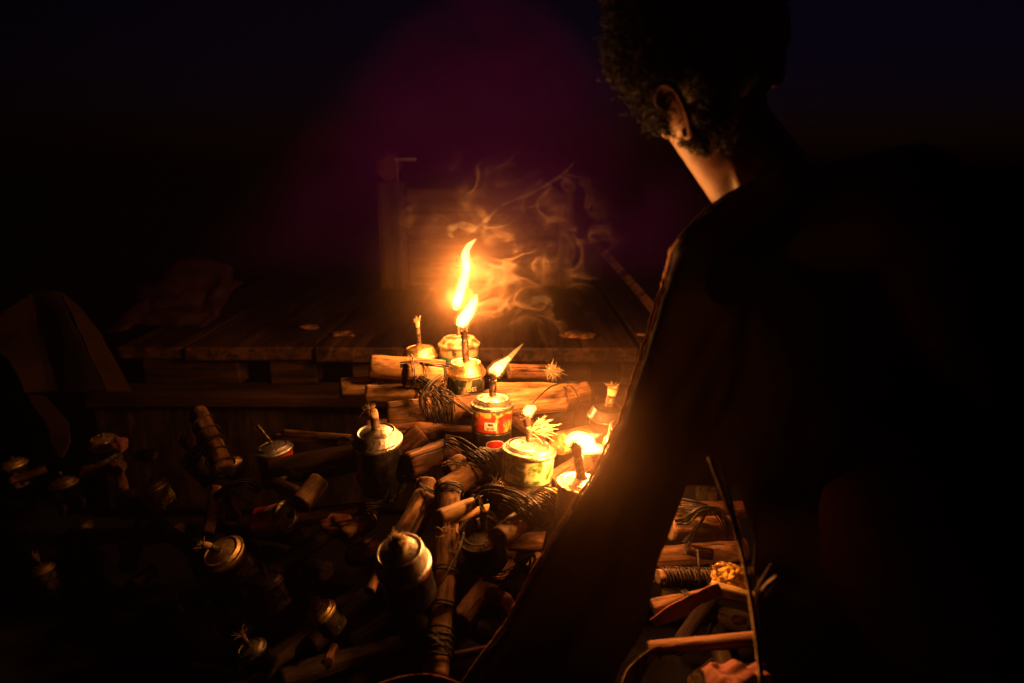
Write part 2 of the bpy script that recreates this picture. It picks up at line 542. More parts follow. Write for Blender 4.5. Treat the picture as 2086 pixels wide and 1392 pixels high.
# chips and leaves on the boards
for k, (px, py, z, r, lab) in enumerate([(630, 678, 1.9, .018, 'small wood chip on the board left of the unlit brass lamp'),
                                (700, 690, 1.82, .02, 'curled dry chip on the broad board near its front edge'),
                                (1312, 628, 1.8, .010, 'tiny round pebble on the board by the person'),
                                (1180, 690, 1.8, .03, 'flat bark scrap on the broad board right of the flames')]):
    bm = bmesh.new(); bmesh.ops.create_icosphere(bm, subdivisions=3, radius=r)
    for q in bm.verts:
        q.co *= 1 + 0.5 * noise.noise(q.co * 60 + Vector((k * 3, 0, 0)))
        q.co.z *= 0.3; q.co.x *= 1.5
    p = P(px, py, z); p.z = PT + 0.004 + r * 0.25
    o = link('wood_chip' if k != 2 else 'pebble', bm, M['wood' if k != 2 else 'pebble']); o.location = p
    tag(o, lab, 'chip' if k != 2 else 'pebble')

# crumpled purple sheet
bm = bmesh.new()
nx, ny = 34, 30
vv = []
for j in range(ny + 1):
    for i in range(nx + 1):
        u, v_ = i / nx, j / ny
        x = -1.10 + 0.26 * u + 0.05 * v_
        y = 1.80 + 0.16 * v_ + 0.05 * u
        z = PT + 0.006 + 0.17 * (v_ ** 0.8) * (0.55 + 0.45 * math.sin(u * 3.1))
        c = Vector((x, y, z))
        c += noise.noise_vector(c * 9) * 0.035 + noise.noise_vector(c * 26) * 0.014
        c.z = max(c.z, PT + 0.006)
        vv.append(bm.verts.new(c))
for j in range(ny):
    for i in range(nx):
        a = j * (nx + 1) + i
        bm.faces.new((vv[a], vv[a + 1], vv[a + nx + 2], vv[a + nx + 1]))
o = link('plastic_sheet', bm, M['plastic']); s = o.modifiers.new('t', 'SOLIDIFY'); s.thickness = 0.001
tag(o, 'crumpled purple plastic sheet on the end of the boards', 'plastic sheet')

# cardboard flaps at the left
def flap(name, pts, label, mat='card', thick=0.005, parent=None, seed=0, zs=0.0):
    """Stiff folded sheet: a strip of quads given as left/right pairs of points."""
    bm = bmesh.new()
    n = 8
    def lin_(q):
        return [q[i].lerp(q[i + 1], t / n) for i in range(len(q) - 1) for t in range(n)] + [q[-1]]
    fn = lin_ if 'card' in mat else (lambda q: spline(q, n * (len(q) - 1)))
    L = fn([P(*a) for a, b in pts]); R_ = fn([P(*b) for a, b in pts])
    rows = []
    for a, b in zip(L, R_):
        row = []
        for k in range(9):
            c = a.lerp(b, k / 8)
            row.append(bm.verts.new(c + noise.noise_vector(c * 14 + Vector((seed, 0, 0))) * (0.004 if 'card' in mat else 0.009)))
        rows.append(row)
    for a, b in zip(rows, rows[1:]):
        for k in range(8):
            bm.faces.new((a[k], a[k + 1], b[k + 1], b[k]))
    o = link(name, bm, M[mat], parent, smooth=False); s = o.modifiers.new('t', 'SOLIDIFY'); s.thickness = thick
    if label: tag(o, label, 'cardboard')
    return o
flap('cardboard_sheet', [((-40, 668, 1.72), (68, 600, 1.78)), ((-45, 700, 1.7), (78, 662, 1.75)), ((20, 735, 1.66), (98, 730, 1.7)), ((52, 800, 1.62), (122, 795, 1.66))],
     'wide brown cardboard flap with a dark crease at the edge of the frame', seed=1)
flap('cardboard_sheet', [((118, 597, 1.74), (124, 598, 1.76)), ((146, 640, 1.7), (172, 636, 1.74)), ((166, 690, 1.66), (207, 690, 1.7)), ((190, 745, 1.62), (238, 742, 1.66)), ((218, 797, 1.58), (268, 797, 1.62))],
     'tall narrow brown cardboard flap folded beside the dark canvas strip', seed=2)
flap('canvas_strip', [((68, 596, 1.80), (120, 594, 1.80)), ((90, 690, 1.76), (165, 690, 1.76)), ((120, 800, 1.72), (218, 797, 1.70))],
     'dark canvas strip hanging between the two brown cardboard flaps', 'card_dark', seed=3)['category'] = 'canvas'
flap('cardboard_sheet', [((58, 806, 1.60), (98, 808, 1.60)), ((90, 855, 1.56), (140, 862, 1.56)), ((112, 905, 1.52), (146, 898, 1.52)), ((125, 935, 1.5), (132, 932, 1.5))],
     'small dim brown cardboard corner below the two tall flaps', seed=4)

# ------------------------------------------------------------------ sticks
LOGS = {}
def log(a, b, r, label, mat='wood', r2=None, bend=0.0, group='cut sticks in the heap', name='wood_stick', rough=0.16, seed=None, knots=0, dark_end=True, cat='stick'):
    """a, b = (px, py, z); r in photograph pixels at a's depth."""
    A, B = P(*a), P(*b)
    ra = mt(r, a[2]); rb = mt(r2 if r2 else r, b[2])
    return log3(A, B, ra, rb, label, mat, bend, group, name, rough, seed, knots, dark_end, cat)

def log3(A, B, ra, rb, label, mat='wood', bend=0.0, group=None, name='wood_stick', rough=0.16, seed=None, knots=0, dark_end=True, cat='stick'):
    seed = seed if seed is not None else RNG.uniform(0, 500)
    d = B - A; L = d.length
    q = d.to_track_quat('Z', 'Y')
    bm = bmesh.new()
    seg, n = 28, max(10, int(L / 0.006))
    n = min(n, 70)
    ks = [(RNG.uniform(0.15, 0.85) * L, RNG.uniform(0, 6.28)) for _ in range(knots)]
    rings = []
    off = Vector((seed, seed * 0.37, 0))
    for i in range(n + 1):
        t = i / n
        z = t * L
        r = ra + (rb - ra) * t
        cx = bend * L * math.sin(math.pi * t); cy = 0.3 * bend * L * math.sin(2.2 * math.pi * t)
        ring = []
        for k in range(seg):
            an = 2 * math.pi * k / seg
            nv = Vector((math.cos(an) * 1.1, math.sin(an) * 1.1, z * 16)) + off
            rr = r * (1 + rough * noise.noise(nv) + rough * 0.45 * noise.noise(nv * 3.1))
            rr += r * 0.05 * noise.noise(Vector((math.cos(an) * 6, math.sin(an) * 6, z * 8)) + off)
            for kz, ka in ks:
                dd = ((z - kz) / (0.35 * ra)) ** 2 + (math.atan2(math.sin(an - ka), math.cos(an - ka)) / 0.5) ** 2
                rr += r * 0.28 * math.exp(-dd)
            e = min(t, 1 - t) * L
            if e < 0.0025:
                rr *= 0.95
            zz = z
            if i in (0, n):
                zz += r * 0.10 * noise.noise(Vector((an * 3, seed, i)))
            ring.append(bm.verts.new((cx + rr * math.cos(an), cy + rr * math.sin(an), zz)))
        rings.append(ring)
    for u, v in zip(rings, rings[1:]):
        for k in range(seg):
            bm.faces.new((u[k], u[(k + 1) % seg], v[(k + 1) % seg], v[k]))
    for ring, s, tt in ((rings[0], -1, 0), (rings[-1], 1, 1)):
        cpt = sum((x.co for x in ring), Vector()) / seg
        prev = ring
        for sc_ in (0.66, 0.33):
            nr = [bm.verts.new(cpt + (x.co - cpt) * sc_ + Vector((0, 0, -s * 0.0006 + 0.0012 * noise.noise(x.co * 300)))) for x in ring]
            for k in range(seg):
                f = (prev[k], prev[(k + 1) % seg], nr[(k + 1) % seg], nr[k])
                ff = bm.faces.new(f if s > 0 else tuple(reversed(f)))
                ff.material_index = 1; ff.smooth = False
            prev = nr
        c = bm.verts.new(cpt)
        for k in range(seg):
            f = (prev[k], prev[(k + 1) % seg], c)
            ff = bm.faces.new(f if s > 0 else tuple(reversed(f)))
            ff.material_index = 1
    o = link(name, bm, [M[mat], M['end'] if dark_end else M[mat]])
    o.rotation_mode = 'QUATERNION'; o.rotation_quaternion = q; o.location = A
    tag(o, label, cat, group)
    return (A, B, ra, rb)

LOGS['a'] = log((752, 747, 1.27), (905, 758, 1.30), 25, 'thick pale stick at the top of the stack, its dark cut end facing left', 'wood_smooth', rough=.10)
LOGS['b'] = log((824, 764, 1.21), (905, 768, 1.24), 25, 'short thick stick with a split end, tied against the topmost one by two cord rings', 'wood_smooth', rough=.12)
LOGS['c'] = log((692, 792, 1.27), (850, 788, 1.30), 23, 'pale stick reaching farthest left in the stack, beneath the topmost stick', 'wood_smooth', rough=.09)
LOGS['d'] = log((744, 802, 1.215), (915, 806, 1.24), 18, 'smooth thin stick lying in front of the one that reaches farthest left', 'wood_smooth', rough=.08)
LOGS['e'] = log((788, 841, 1.17), (1150, 812, 1.24), 22, 'long thick stick running behind the lamp with the red and yellow tin', 'wood', r2=27, rough=.10, knots=2)
LOGS['e2'] = log((1010, 795, 1.30), (1190, 797, 1.31), 16, 'pale stick behind the long thick one, right of the dark printed lamp', 'wood_smooth', r2=15)
LOGS['e3'] = log((1085, 826, 1.22), (1200, 798, 1.26), 17, 'stick with a frayed cracked end, tied near its tip by one thin cord', 'wood', r2=21, rough=.2)
LOGS['f'] = log((1035, 756, 1.37), (1135, 757, 1.40), 15, 'thin dim stick behind the leaning flame, ending at the straw tuft', 'wood_red')
LOGS['g'] = log((828, 948, 1.04), (925, 915, 1.10), 26, 'dark-ended stick pointing down and left below the shiny unlit lamp', 'wood_red', rough=.12)
LOGS['h'] = log((900, 1003, 1.00), (1000, 940, 1.06), 25, 'stick rising aslant to the coil of black cord between the lamps', 'wood', rough=.09)
LOGS['i'] = log((869, 1010, 0.99), (800, 1130, 0.93), 26, 'rough knotted stick slanting down to the striped lamp', 'wood', r2=29, rough=.22, knots=2, bend=0.03)
LOGS['i2'] = log((869, 978, 1.01), (866, 1012, 0.995), 19, 'stubby rounded stick end tied above the rough knotted stick', 'wood', rough=.2)
LOGS['j'] = log((916, 990, 0.985), (888, 1385, 0.80), 24, 'longest rough stick, running straight down to the lower edge', 'wood', r2=26, rough=.16, knots=3)
LOGS['k'] = log((892, 1058, 0.92), (985, 1025, 0.97), 19, 'smooth pale stick crossing over the longest rough stick', 'wood_smooth', rough=.09)
LOGS['l'] = log((1012, 1098, 0.88), (1128, 1012, 0.97), 23, 'pale stick with a dark cut end, wrapped in many black cords at its upper half', 'wood_smooth', rough=.08)
LOGS['m'] = log((912, 962, 1.03), (945, 940, 1.05), 20, 'stubby split stick tied with one cord, beside the coil of black cord', 'wood', rough=.25)
LOGS['n'] = log((1138, 904, 1.03), (1200, 890, 1.10), 24, 'stick seen end-on behind the lamp held in the flame, pale round end', 'wood_smooth', dark_end=False, rough=.08)
LOGS['o'] = log((1120, 985, 1.01), (1195, 940, 1.06), 21, 'reddish stick between the green tin lamp and the frayed burning lamp', 'wood_red', rough=.06)
LOGS['p'] = log((1112, 1150, 0.93), (1130, 1065, 0.95), 14, 'short pale stick peeping out beside the edge of the shirt', 'wood')
LOGS['q'] = log((1118, 1075, 0.96), (1140, 1010, 1.0), 16, 'thin upright stick under the last burning lamp', 'wood_smooth')
LOGS['r'] = log((1000, 1210, 0.98), (1052, 1255, 0.90), 15, 'knobbly reddish stick bending towards the edge of the shirt', 'wood_red', knots=2, bend=.06)
LOGS['s'] = log((915, 1340, 0.90), (1000, 1322, 0.86), 9, 'thin twig between the longest stick and the shirt', 'wood_red')
LOGS['t'] = log((868, 1345, 0.86), (880, 1400, 0.80), 11, 'split husk strip at the lower edge', 'husk')
LOGS['u'] = log((1075, 1165, 1.0), (1105, 1140, 1.02), 19, 'broken stub of stick half hidden under loose cord ends', 'wood', rough=.3)
LOGS['v'] = log((720, 1135, 0.99), (760, 1110, 1.05), 19, 'rounded stick end with two cord turns, beside the striped lamp', 'wood', dark_end=False, rough=.1)
LOGS['w'] = log((700, 1095, 1.0), (758, 1050, 1.06), 16, 'ragged stick with a broken end, up and left of the striped lamp', 'wood', rough=.3)
LOGS['x'] = log((752, 1205, 0.98), (770, 1150, 1.02), 12, 'dim reddish stick just left under the striped lamp', 'wood_red')
LOGS['y'] = log((780, 1015, 1.06), (812, 975, 1.08), 17, 'short pale chunk tied by a knot of cord left of the knotted stick', 'wood', rough=.3)
LOGS['z'] = log((735, 985, 1.13), (860, 880, 1.16), 18, 'dim stick leaning behind the shiny unlit lamp', 'wood_red', r2=20)
LOGS['aa'] = log((611, 1030, 1.10), (650, 980, 1.14), 22, 'smooth round stick end rising at the left of the heap', 'wood_smooth', rough=.09)
LOGS['ab'] = log((560, 985, 1.19), (612, 1008, 1.14), 14, 'stick crossing behind the smooth round stick end', 'wood', rough=.08)
LOGS['ac'] = log((404, 838, 1.48), (458, 962, 1.36), 17, 'upright reddish stick wound with a spiral of cord', 'wood_red', r2=22, rough=.10, knots=1)
LOGS['ad'] = log((578, 882, 1.40), (716, 892, 1.32), 7, 'thin pale rod pointing at the shiny unlit lamp, upper of two', 'wood_smooth')
LOGS['ae'] = log((560, 889, 1.42), (690, 903, 1.34), 6, 'thin reddish rod under the pale one, pointing at the shiny unlit lamp', 'wood_red')
LOGS['af'] = log((441, 995, 1.24), (423, 1092, 1.16), 12, 'dark red stick standing above the lamp with the red ring', 'wood_red', r2=13)
LOGS['ag'] = log((470, 1015, 1.22), (494, 1070, 1.16), 12, 'split wedge of wood hanging from the knot of cord at left', 'husk', r2=3)
LOGS['ah'] = log((478, 1004, 1.22), (511, 1026, 1.19), 3, 'thin twig stuck in the knot of cord at left', 'wood_smooth')
LOGS['ai'] = log((448, 1045, 1.22), (446, 1066, 1.2), 9, 'small pale chip of wood in the dark between two hanging sticks', 'husk')
LOGS['aj'] = log((20, 980, 1.62), (95, 955, 1.66), 8, 'dim reddish stick lying farthest left in the heap', 'wood_red')
LOGS['ak'] = log((232, 945, 1.6), (245, 1045, 1.5), 10, 'dim bent stick hanging below the farthest lamp', 'wood_red', bend=.08)
LOGS['al'] = log((285, 930, 1.55), (310, 925, 1.5), 12, 'dim stub of stick between two dark lamps', 'wood_red')
LOGS['am'] = log((170, 960, 1.62), (250, 950, 1.6), 12, 'dim horizontal stick under the farthest lamp', 'wood_red')
LOGS['an'] = log((258, 1130, 1.45), (262, 1155, 1.4), 14, 'dim round stick end alone in the dark at left', 'wood_red', dark_end=False)
LOGS['ao'] = log((425, 1290, 1.15), (465, 1330, 1.08), 15, 'dry husk piece near the lower edge at left', 'husk', r2=8, rough=.35)
LOGS['ap'] = log((362, 1340, 1.15), (378, 1300, 1.2), 10, 'dim red stub near the lower edge, left of the dry husk piece', 'wood_red')
LOGS['aq'] = log((668, 1350, 1.0), (680, 1320, 1.05), 11, 'dim red stub near the lower edge, right of the dry husk piece', 'wood_red')
LOGS['ar'] = log((90, 1205, 1.4), (110, 1190, 1.36), 12, 'dim red stub beneath the lamp farthest down at left', 'wood_red')
LOGS['as'] = log((0, 1075, 1.55), (85, 1110, 1.5), 5, 'faint thin rod in the dark at the left edge', 'wood_dark')
LOGS['at'] = log((1210, 1275, 0.86), (1225, 1260, 0.9), 5, 'tiny twig under the arm', 'wood_red')
# right-hand gap under the arm
RG = 'sticks seen in the gap under the arm'
LOGS['ra'] = log((1365, 1078, 0.97), (1500, 1076, 0.98), 24, 'thick reddish stick crossed by loose black cords, in the gap under the arm', 'wood_red', group=RG, rough=.08)
LOGS['rb'] = log((1370, 1040, 1.0), (1520, 1038, 1.02), 17, 'reddish stick under the fan of cords, in the gap under the arm', 'wood_red', group=RG, rough=.08)
LOGS['rc'] = log((1440, 1005, 1.02), (1462, 998, 1.12), 24, 'stick with a dim round end, topmost in the gap under the arm', 'wood_dark', group=RG, dark_end=False)
LOGS['rd'] = log((1340, 1175, 0.93), (1510, 1180, 0.95), 16, 'stick wrapped full length in black cord, in the gap under the arm', 'wood_red', group=RG)
LOGS['re'] = log((1448, 1200, 0.90), (1540, 1222, 0.90), 17, 'yellow split piece of wood beside the crumbly lump', 'husk', group=RG, dark_end=False, rough=.25)
LOGS['rf'] = log((1465, 1152, 0.95), (1545, 1168, 0.96), 9, 'thin yellow stick behind the crumbly lump', 'husk', group=RG)
LOGS['rg'] = log((1330, 1240, 0.88), (1462, 1204, 0.89), 17, 'stick wrapped in a brown leaf and tied with a small knot', 'wood_red', r2=12, group=RG, rough=.3)
LOGS['rh'] = log((1320, 1322, 0.80), (1548, 1302, 0.80), 15, 'long reddish stick lowest in the gap under the arm', 'wood_red', group=RG, rough=.12)
LOGS['ri'] = log((1430, 1368, 0.78), (1548, 1354, 0.78), 6, 'thin dim rod near the pink rag', 'wood_red', group=RG)
LOGS['rj'] = log((1450, 1130, 1.0), (1395, 1118, 1.0), 12, 'dim reddish stub below the loose cord ends under the arm', 'wood_red', group=RG)

# filler sticks deeper in the heap, one of a kind with the rest, most coloured dark for the shade there
HEAP = [(690, 1230), (620, 1130), (1180, 1260), (540, 1180), (700, 950), (1000, 1150), (820, 1250), (760, 1330), (960, 1260), (1080, 1120),
        (350, 1080), (270, 1075), (130, 1120), (520, 1100), (600, 1330), (980, 1000), (1100, 1040), (650, 1050), (420, 1210),
        (240, 1220), (500, 1350), (1060, 880), (1150, 1020), (880, 880), (350, 1310), (1130, 1350), (1420, 1250), (1400, 1130), (1480, 1330)]
def heap_z(px, py):
    base = 1.30 - (py - 880) * 0.00055
    if px < 600: base += (600 - px) * 0.0007
    return base
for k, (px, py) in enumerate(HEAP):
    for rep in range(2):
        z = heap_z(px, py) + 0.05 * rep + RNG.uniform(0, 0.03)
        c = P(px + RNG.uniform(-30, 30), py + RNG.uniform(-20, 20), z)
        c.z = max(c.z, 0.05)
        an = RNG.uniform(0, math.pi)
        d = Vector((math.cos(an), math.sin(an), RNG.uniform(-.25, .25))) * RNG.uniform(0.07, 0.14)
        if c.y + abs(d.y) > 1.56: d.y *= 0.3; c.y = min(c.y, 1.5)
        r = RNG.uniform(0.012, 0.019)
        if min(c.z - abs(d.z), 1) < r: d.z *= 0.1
        log3(c - d, c + d, r, r * RNG.uniform(.8, 1.1), 'stick lying deep in the shadowed heap beneath the lamps', 'wood_red' if (px > 640 and py < 1240 and k % 2 and rep == 0) else 'wood_dark', 0.02, 'sticks deep in the heap', rough=0.14)

# ------------------------------------------------------------------ cords
def cordobj(bm, label, mat='cord', group='cord lashings on the sticks', name='cord_lashing', cat='cord'):
    return tag(link(name, bm, M[mat]), label, cat, group)

def coil(bm, key, t0, t1, turns, cr=0.0010, slack=0.0015, tilt=0.0, scale=1.0):
    A, B, ra, rb = LOGS[key]
    d = (B - A); u, v = frame_of(d)
    pts = []
    n = max(12, int(turns * 22))
    for i in range(n + 1):
        s = i / n
        t = t0 + (t1 - t0) * s
        a = 2 * math.pi * turns * s
        r = (ra + (rb - ra) * t) * 1.07 * scale + cr + slack * abs(noise.noise(Vector((s * 9 * turns, ra * 99, 0))))
        c = A + d * t + d.normalized() * (tilt * math.sin(a) + 0.002 * noise.noise(Vector((a, t * 50, 3))))
        pts.append(c + (u * math.cos(a) + v * math.sin(a)) * r)
    tube(bm, pts, cr, 6)

def strands(bm, ctrl, n, spread, cr=0.0010, seed=0, n_pts=28):
    cr *= .8
    """n loose strands that follow a list of control points (px, py, z, spread in px)."""
    rg = random.Random(seed)
    for k in range(n):
        pts = []
        ph = rg.uniform(-1, 1)
        for i, c in enumerate(ctrl):
            sp = c[3] if len(c) > 3 else spread
            o1 = (ph + rg.uniform(-.25, .25)) * sp; o2 = rg.uniform(-1, 1) * 0.006
            # spread across the run
            a = ctrl[max(i - 1, 0)]; b = ctrl[min(i + 1, len(ctrl) - 1)]
            dx, dy = b[0] - a[0], b[1] - a[1]; l = math.hypot(dx, dy) or 1
            pts.append(P(c[0] - dy / l * o1, c[1] + dx / l * o1, c[2] + o2 - abs(o1) * 0.0000))
        tube(bm, spline(pts, n_pts), cr * rg.uniform(.8, 1.2), 5)

bm = bmesh.new()
coil(bm, 'b', 0.12, 0.16, 1.2); coil(bm, 'b', 0.42, 0.46, 1.2, tilt=.003); coil(bm, 'b', 0.88, 0.95, 2.0)
strands(bm, [(815, 742, 1.24), (850, 738, 1.22), (900, 742, 1.2), (925, 748, 1.2)], 8, 7, seed=3)
cordobj(bm, 'cord rings tying the short split stick to the topmost one')
bm = bmesh.new()
coil(bm, 'c', 0.40, 0.48, 2.5); coil(bm, 'd', 0.58, 0.62, 1.2)
cordobj(bm, 'two thin cord rings on the sticks that reach left')
bm = bmesh.new()
strands(bm, [(848, 774, 1.19, 14), (868, 792, 1.165, 17), (885, 815, 1.14, 22), (897, 835, 1.13, 24), (902, 862, 1.145, 20)], 20, 22, seed=4, cr=.0012)
strands(bm, [(905, 774, 1.19, 12), (880, 790, 1.155, 10), (862, 815, 1.14, 8), (872, 850, 1.14, 8)], 9, 9, seed=5)
strands(bm, [(893, 790, 1.16, 8), (915, 806, 1.13, 10), (935, 822, 1.13, 7), (965, 842, 1.12, 5)], 8, 6, seed=6)
coil(bm, 'e', 0.20, 0.23, 1.5, tilt=.004); coil(bm, 'e', 0.24, 0.36, 7, cr=.0013)
cordobj(bm, 'thick tangle of black cord hanging over the long thick stick')
bm = bmesh.new()
coil(bm, 'e3', 0.68, 0.72, 1.5, tilt=.004)
strands(bm, [(1085, 822, 1.19), (1120, 790, 1.21), (1155, 780, 1.225), (1180, 784, 1.22)], 2, 3, seed=8, cr=.0009)
cordobj(bm, 'single thin cord round the frayed stick at the right of the stack')
bm = bmesh.new()
coil(bm, 'h', 0.66, 1.0, 12, cr=.0016, scale=1.1); coil(bm, 'h', 0.70, 0.98, 9, cr=.0014, scale=1.25, tilt=.004); coil(bm, 'h', 0.52, 0.56, 1.2)
cordobj(bm, 'tight coil of black cord on the end of the slanting stick')
bm = bmesh.new()
strands(bm, [(905, 895, 1.08, 10), (935, 905, 1.05, 12), (965, 925, 1.03, 12), (990, 945, 1.02, 10)], 12, 10, seed=9)
cordobj(bm, 'loose black cords below the lamp with the red oval emblem')
bm = bmesh.new()
coil(bm, 'i2', 0.8, 1.0, 2.2, cr=.0013); coil(bm, 'j', 0.02, 0.05, 2.5, cr=.0014, tilt=.002)
strands(bm, [(855, 985, 0.985), (885, 1002, 0.965), (915, 992, 0.96), (940, 1002, 0.965)], 4, 4, seed=10)
cordobj(bm, 'black cord binding the tops of the two rough sticks together')
bm = bmesh.new()
coil(bm, 'k', 0.78, 0.85, 1.5); coil(bm, 'l', 0.40, 0.45, 1.5, tilt=.003)
strands(bm, [(965, 1012, 0.95, 12), (1000, 1000, 0.935, 14), (1050, 1015, 0.905, 17), (1085, 1048, 0.90, 20), (1092, 1075, 0.925, 14)], 18, 16, seed=11, cr=.0013)
strands(bm, [(970, 1030, 0.95, 8), (1010, 1022, 0.93, 12), (1060, 1045, 0.905, 14), (1075, 1078, 0.91, 10)], 10, 12, seed=12, cr=.0012)
strands(bm, [(1040, 1010, 0.93, 10), (1090, 1025, 0.915, 14), (1125, 1040, 0.925, 12), (1140, 1070, 0.96, 8)], 12, 12, seed=13, cr=.0012)
coil(bm, 'l', 0.46, 0.98, 13, cr=.0013, scale=1.08, tilt=.006)
cordobj(bm, 'broad fan of black cords stretched between the two pale cut sticks')
bm = bmesh.new()
coil(bm, 'j', 0.49, 0.52, 2, cr=.0014, tilt=.002)
strands(bm, [(945, 1085, 0.90), (930, 1130, 0.87), (895, 1190, 0.84), (868, 1215, 0.84)], 3, 2.5, seed=14, cr=.0009)
cordobj(bm, 'thin cord slanting across the middle of the longest stick')
bm = bmesh.new()
coil(bm, 'j', 0.665, 0.70, 2, cr=.0015, tilt=.003); coil(bm, 'j', 0.78, 0.93, 5, cr=.0018, tilt=.004)
strands(bm, [(850, 1290, 0.83, 8), (885, 1290, 0.80, 10), (920, 1330, 0.80, 8)], 5, 8, seed=15)
cordobj(bm, 'black cord wound round the lower end of the longest stick')
bm = bmesh.new()
coil(bm, 'w', 0.5, 0.9, 4, cr=.0014, scale=1.2); coil(bm, 'v', .05, .12, 1.2); coil(bm, 'v', .2, .3, 1.2)
strands(bm, [(745, 1035, 1.0, 10), (790, 1030, 1.02, 14), (810, 985, 1.05, 10), (850, 980, 1.03, 6)], 10, 10, seed=16)
coil(bm, 'y', 0.3, 0.8, 3, cr=.0013, scale=1.15)
cordobj(bm, 'messy black cord knots left of the rough knotted stick')
bm = bmesh.new()
coil(bm, 'm', 0.3, 0.4, 1.3, scale=1.05)
strands(bm, [(900, 950, 1.0), (925, 945, 0.995), (950, 950, 1.0)], 3, 4, seed=17)
cordobj(bm, 'single cord round the stubby split stick')
bm = bmesh.new()
coil(bm, 'ac', 0.08, 0.98, 5, cr=.0022, slack=.002)
strands(bm, [(405, 940, 1.38), (425, 905, 1.36), (452, 880, 1.40)], 1, 1, seed=18, cr=.002)
cordobj(bm, 'dark cord spiralling round the upright reddish stick')
bm = bmesh.new()
strands(bm, [(435, 1015, 1.17, 6), (465, 995, 1.17, 10), (500, 985, 1.18, 10), (530, 1000, 1.2, 8)], 12, 9, seed=19, cr=.0014)
strands(bm, [(470, 985, 1.17, 6), (462, 1010, 1.17, 7), (470, 1035, 1.18, 4)], 8, 6, seed=20, cr=.0013)
cordobj(bm, 'dark knot of cord above the lamp with the red ring')
bm = bmesh.new()
strands(bm, [(545, 958, 1.25, 8), (580, 962, 1.24, 8), (615, 970, 1.25, 6)], 7, 6, seed=21)
cordobj(bm, 'loose dark cord ends under the lamp with the red and yellow band')
bm = bmesh.new()
strands(bm, [(985, 1170, 0.95, 12), (1020, 1175, 0.94, 14), (1065, 1155, 0.95, 10)], 12, 12, seed=22)
strands(bm, [(1060, 1150, 0.95, 8), (1085, 1135, 0.94, 10), (1080, 1170, 0.94, 8)], 8, 8, seed=23)
cordobj(bm, 'dark loose cords on the reddish stick stub beside the edge of the shirt')
bm = bmesh.new()
strands(bm, [(975, 1010, 0.93, 4), (985, 1045, 0.92, 6), (990, 1080, 0.95, 4)], 5, 4, seed=24)
cordobj(bm, 'dark loose cords below the tilted lid in the shadow')
# right gap
bm = bmesh.new()
strands(bm, [(1375, 1065, .935, 8), (1400, 1062, .93, 12), (1430, 1040, .93, 10), (1460, 1045, .93, 12), (1478, 1075, .93, 14), (1475, 1095, .94, 10)], 16, 12, seed=30, cr=.0011)
strands(bm, [(1370, 1030, .96, 14), (1410, 1032, .945, 14), (1440, 1035, .94, 6)], 14, 14, seed=31, cr=.0012)
strands(bm, [(1440, 1040, .935, 3), (1420, 1075, .93, 5), (1395, 1108, .94, 8)], 7, 5, seed=32)
strands(bm, [(1400, 1110, .95), (1420, 1122, .94), (1445, 1125, .93), (1453, 1145, .93)], 2, 2, seed=33, cr=.0009)
cordobj(bm, 'fan of black cords over the thick reddish stick under the arm')
bm = bmesh.new()
coil(bm, 'rd', 0.03, 0.96, 22, cr=.0013, slack=.004, tilt=.002)
strands(bm, [(1420, 1120, .93), (1424, 1160, .915), (1425, 1195, .92)], 2, 2, seed=34)
strands(bm, [(1440, 1200, .91), (1445, 1165, .91), (1447, 1148, .93)], 3, 3, seed=35)
cordobj(bm, 'ridge of black cord turns on the stick under the arm')
bm = bmesh.new()
coil(bm, 'rg', 0.45, 0.55, 2, cr=.0013)
strands(bm, [(1370, 1235, .86), (1405, 1215, .855), (1440, 1205, .86)], 3, 4, seed=36)
cordobj(bm, 'small knot of thin cord on the stick wrapped in a leaf')

# ------------------------------------------------------------------ small loose things
def lump(name, px, py, z, r, mat, label, cat, sc=(1, 1, 1), amp=0.35, freq=30, sub=5):
    bm = bmesh.new(); bmesh.ops.create_icosphere(bm, subdivisions=sub, radius=1)
    for q in bm.verts:
        c = q.co.copy()
        q.co = Vector((c.x * sc[0], c.y * sc[1], c.z * sc[2])) * r * (1 + amp * noise.noise(c * 1.6) + amp * 0.6 * noise.noise(c * r * freq * 6))
    o = link(name, bm, M[mat]); o.location = P(px, py, z)
    return tag(o, label, cat)
lump('resin_lump', 1487, 1176, .93, mt(34, .93), 'resin', 'yellow crumbly lump lying between the split sticks under the arm', 'lump', (1.1, .9, .75), .35, 40)
lump('pebble', 1506, 1263, .86, mt(17, .86), 'pebble', 'smooth reddish pebble alone in the dark under the arm', 'pebble', (1, .7, .5), .1)
# crumpled rag at the lower edge
bm = bmesh.new()
ctr = P(1515, 1405, .74)
vv = []
for j in range(41):
    for i in range(61):
        u = i / 60 - .5; v_ = j / 40 - .5
        fold = 0.008 * math.sin(u * 17 + 2.5 * math.sin(v_ * 5)) + 0.010 * noise.noise(Vector((u * 4, v_ * 7, 2)))
        c = Vector((u * 0.075, v_ * 0.07, 0.020 * (1 - 4 * u * u) * (1 - 3 * v_ * v_) + fold * 0.5))
        vv.append(bm.verts.new(c))
for j in range(40):
    for i in range(60):
        a = j * 61 + i
        bm.faces.new((vv[a], vv[a + 1], vv[a + 62], vv[a + 61]))
o = link('rag', bm, M['rag']); o.location = ctr; s = o.modifiers.new('t', 'SOLIDIFY'); s.thickness = .002
tag(o, 'pinkish brown rag in soft folds at the lower edge under the arm', 'rag')
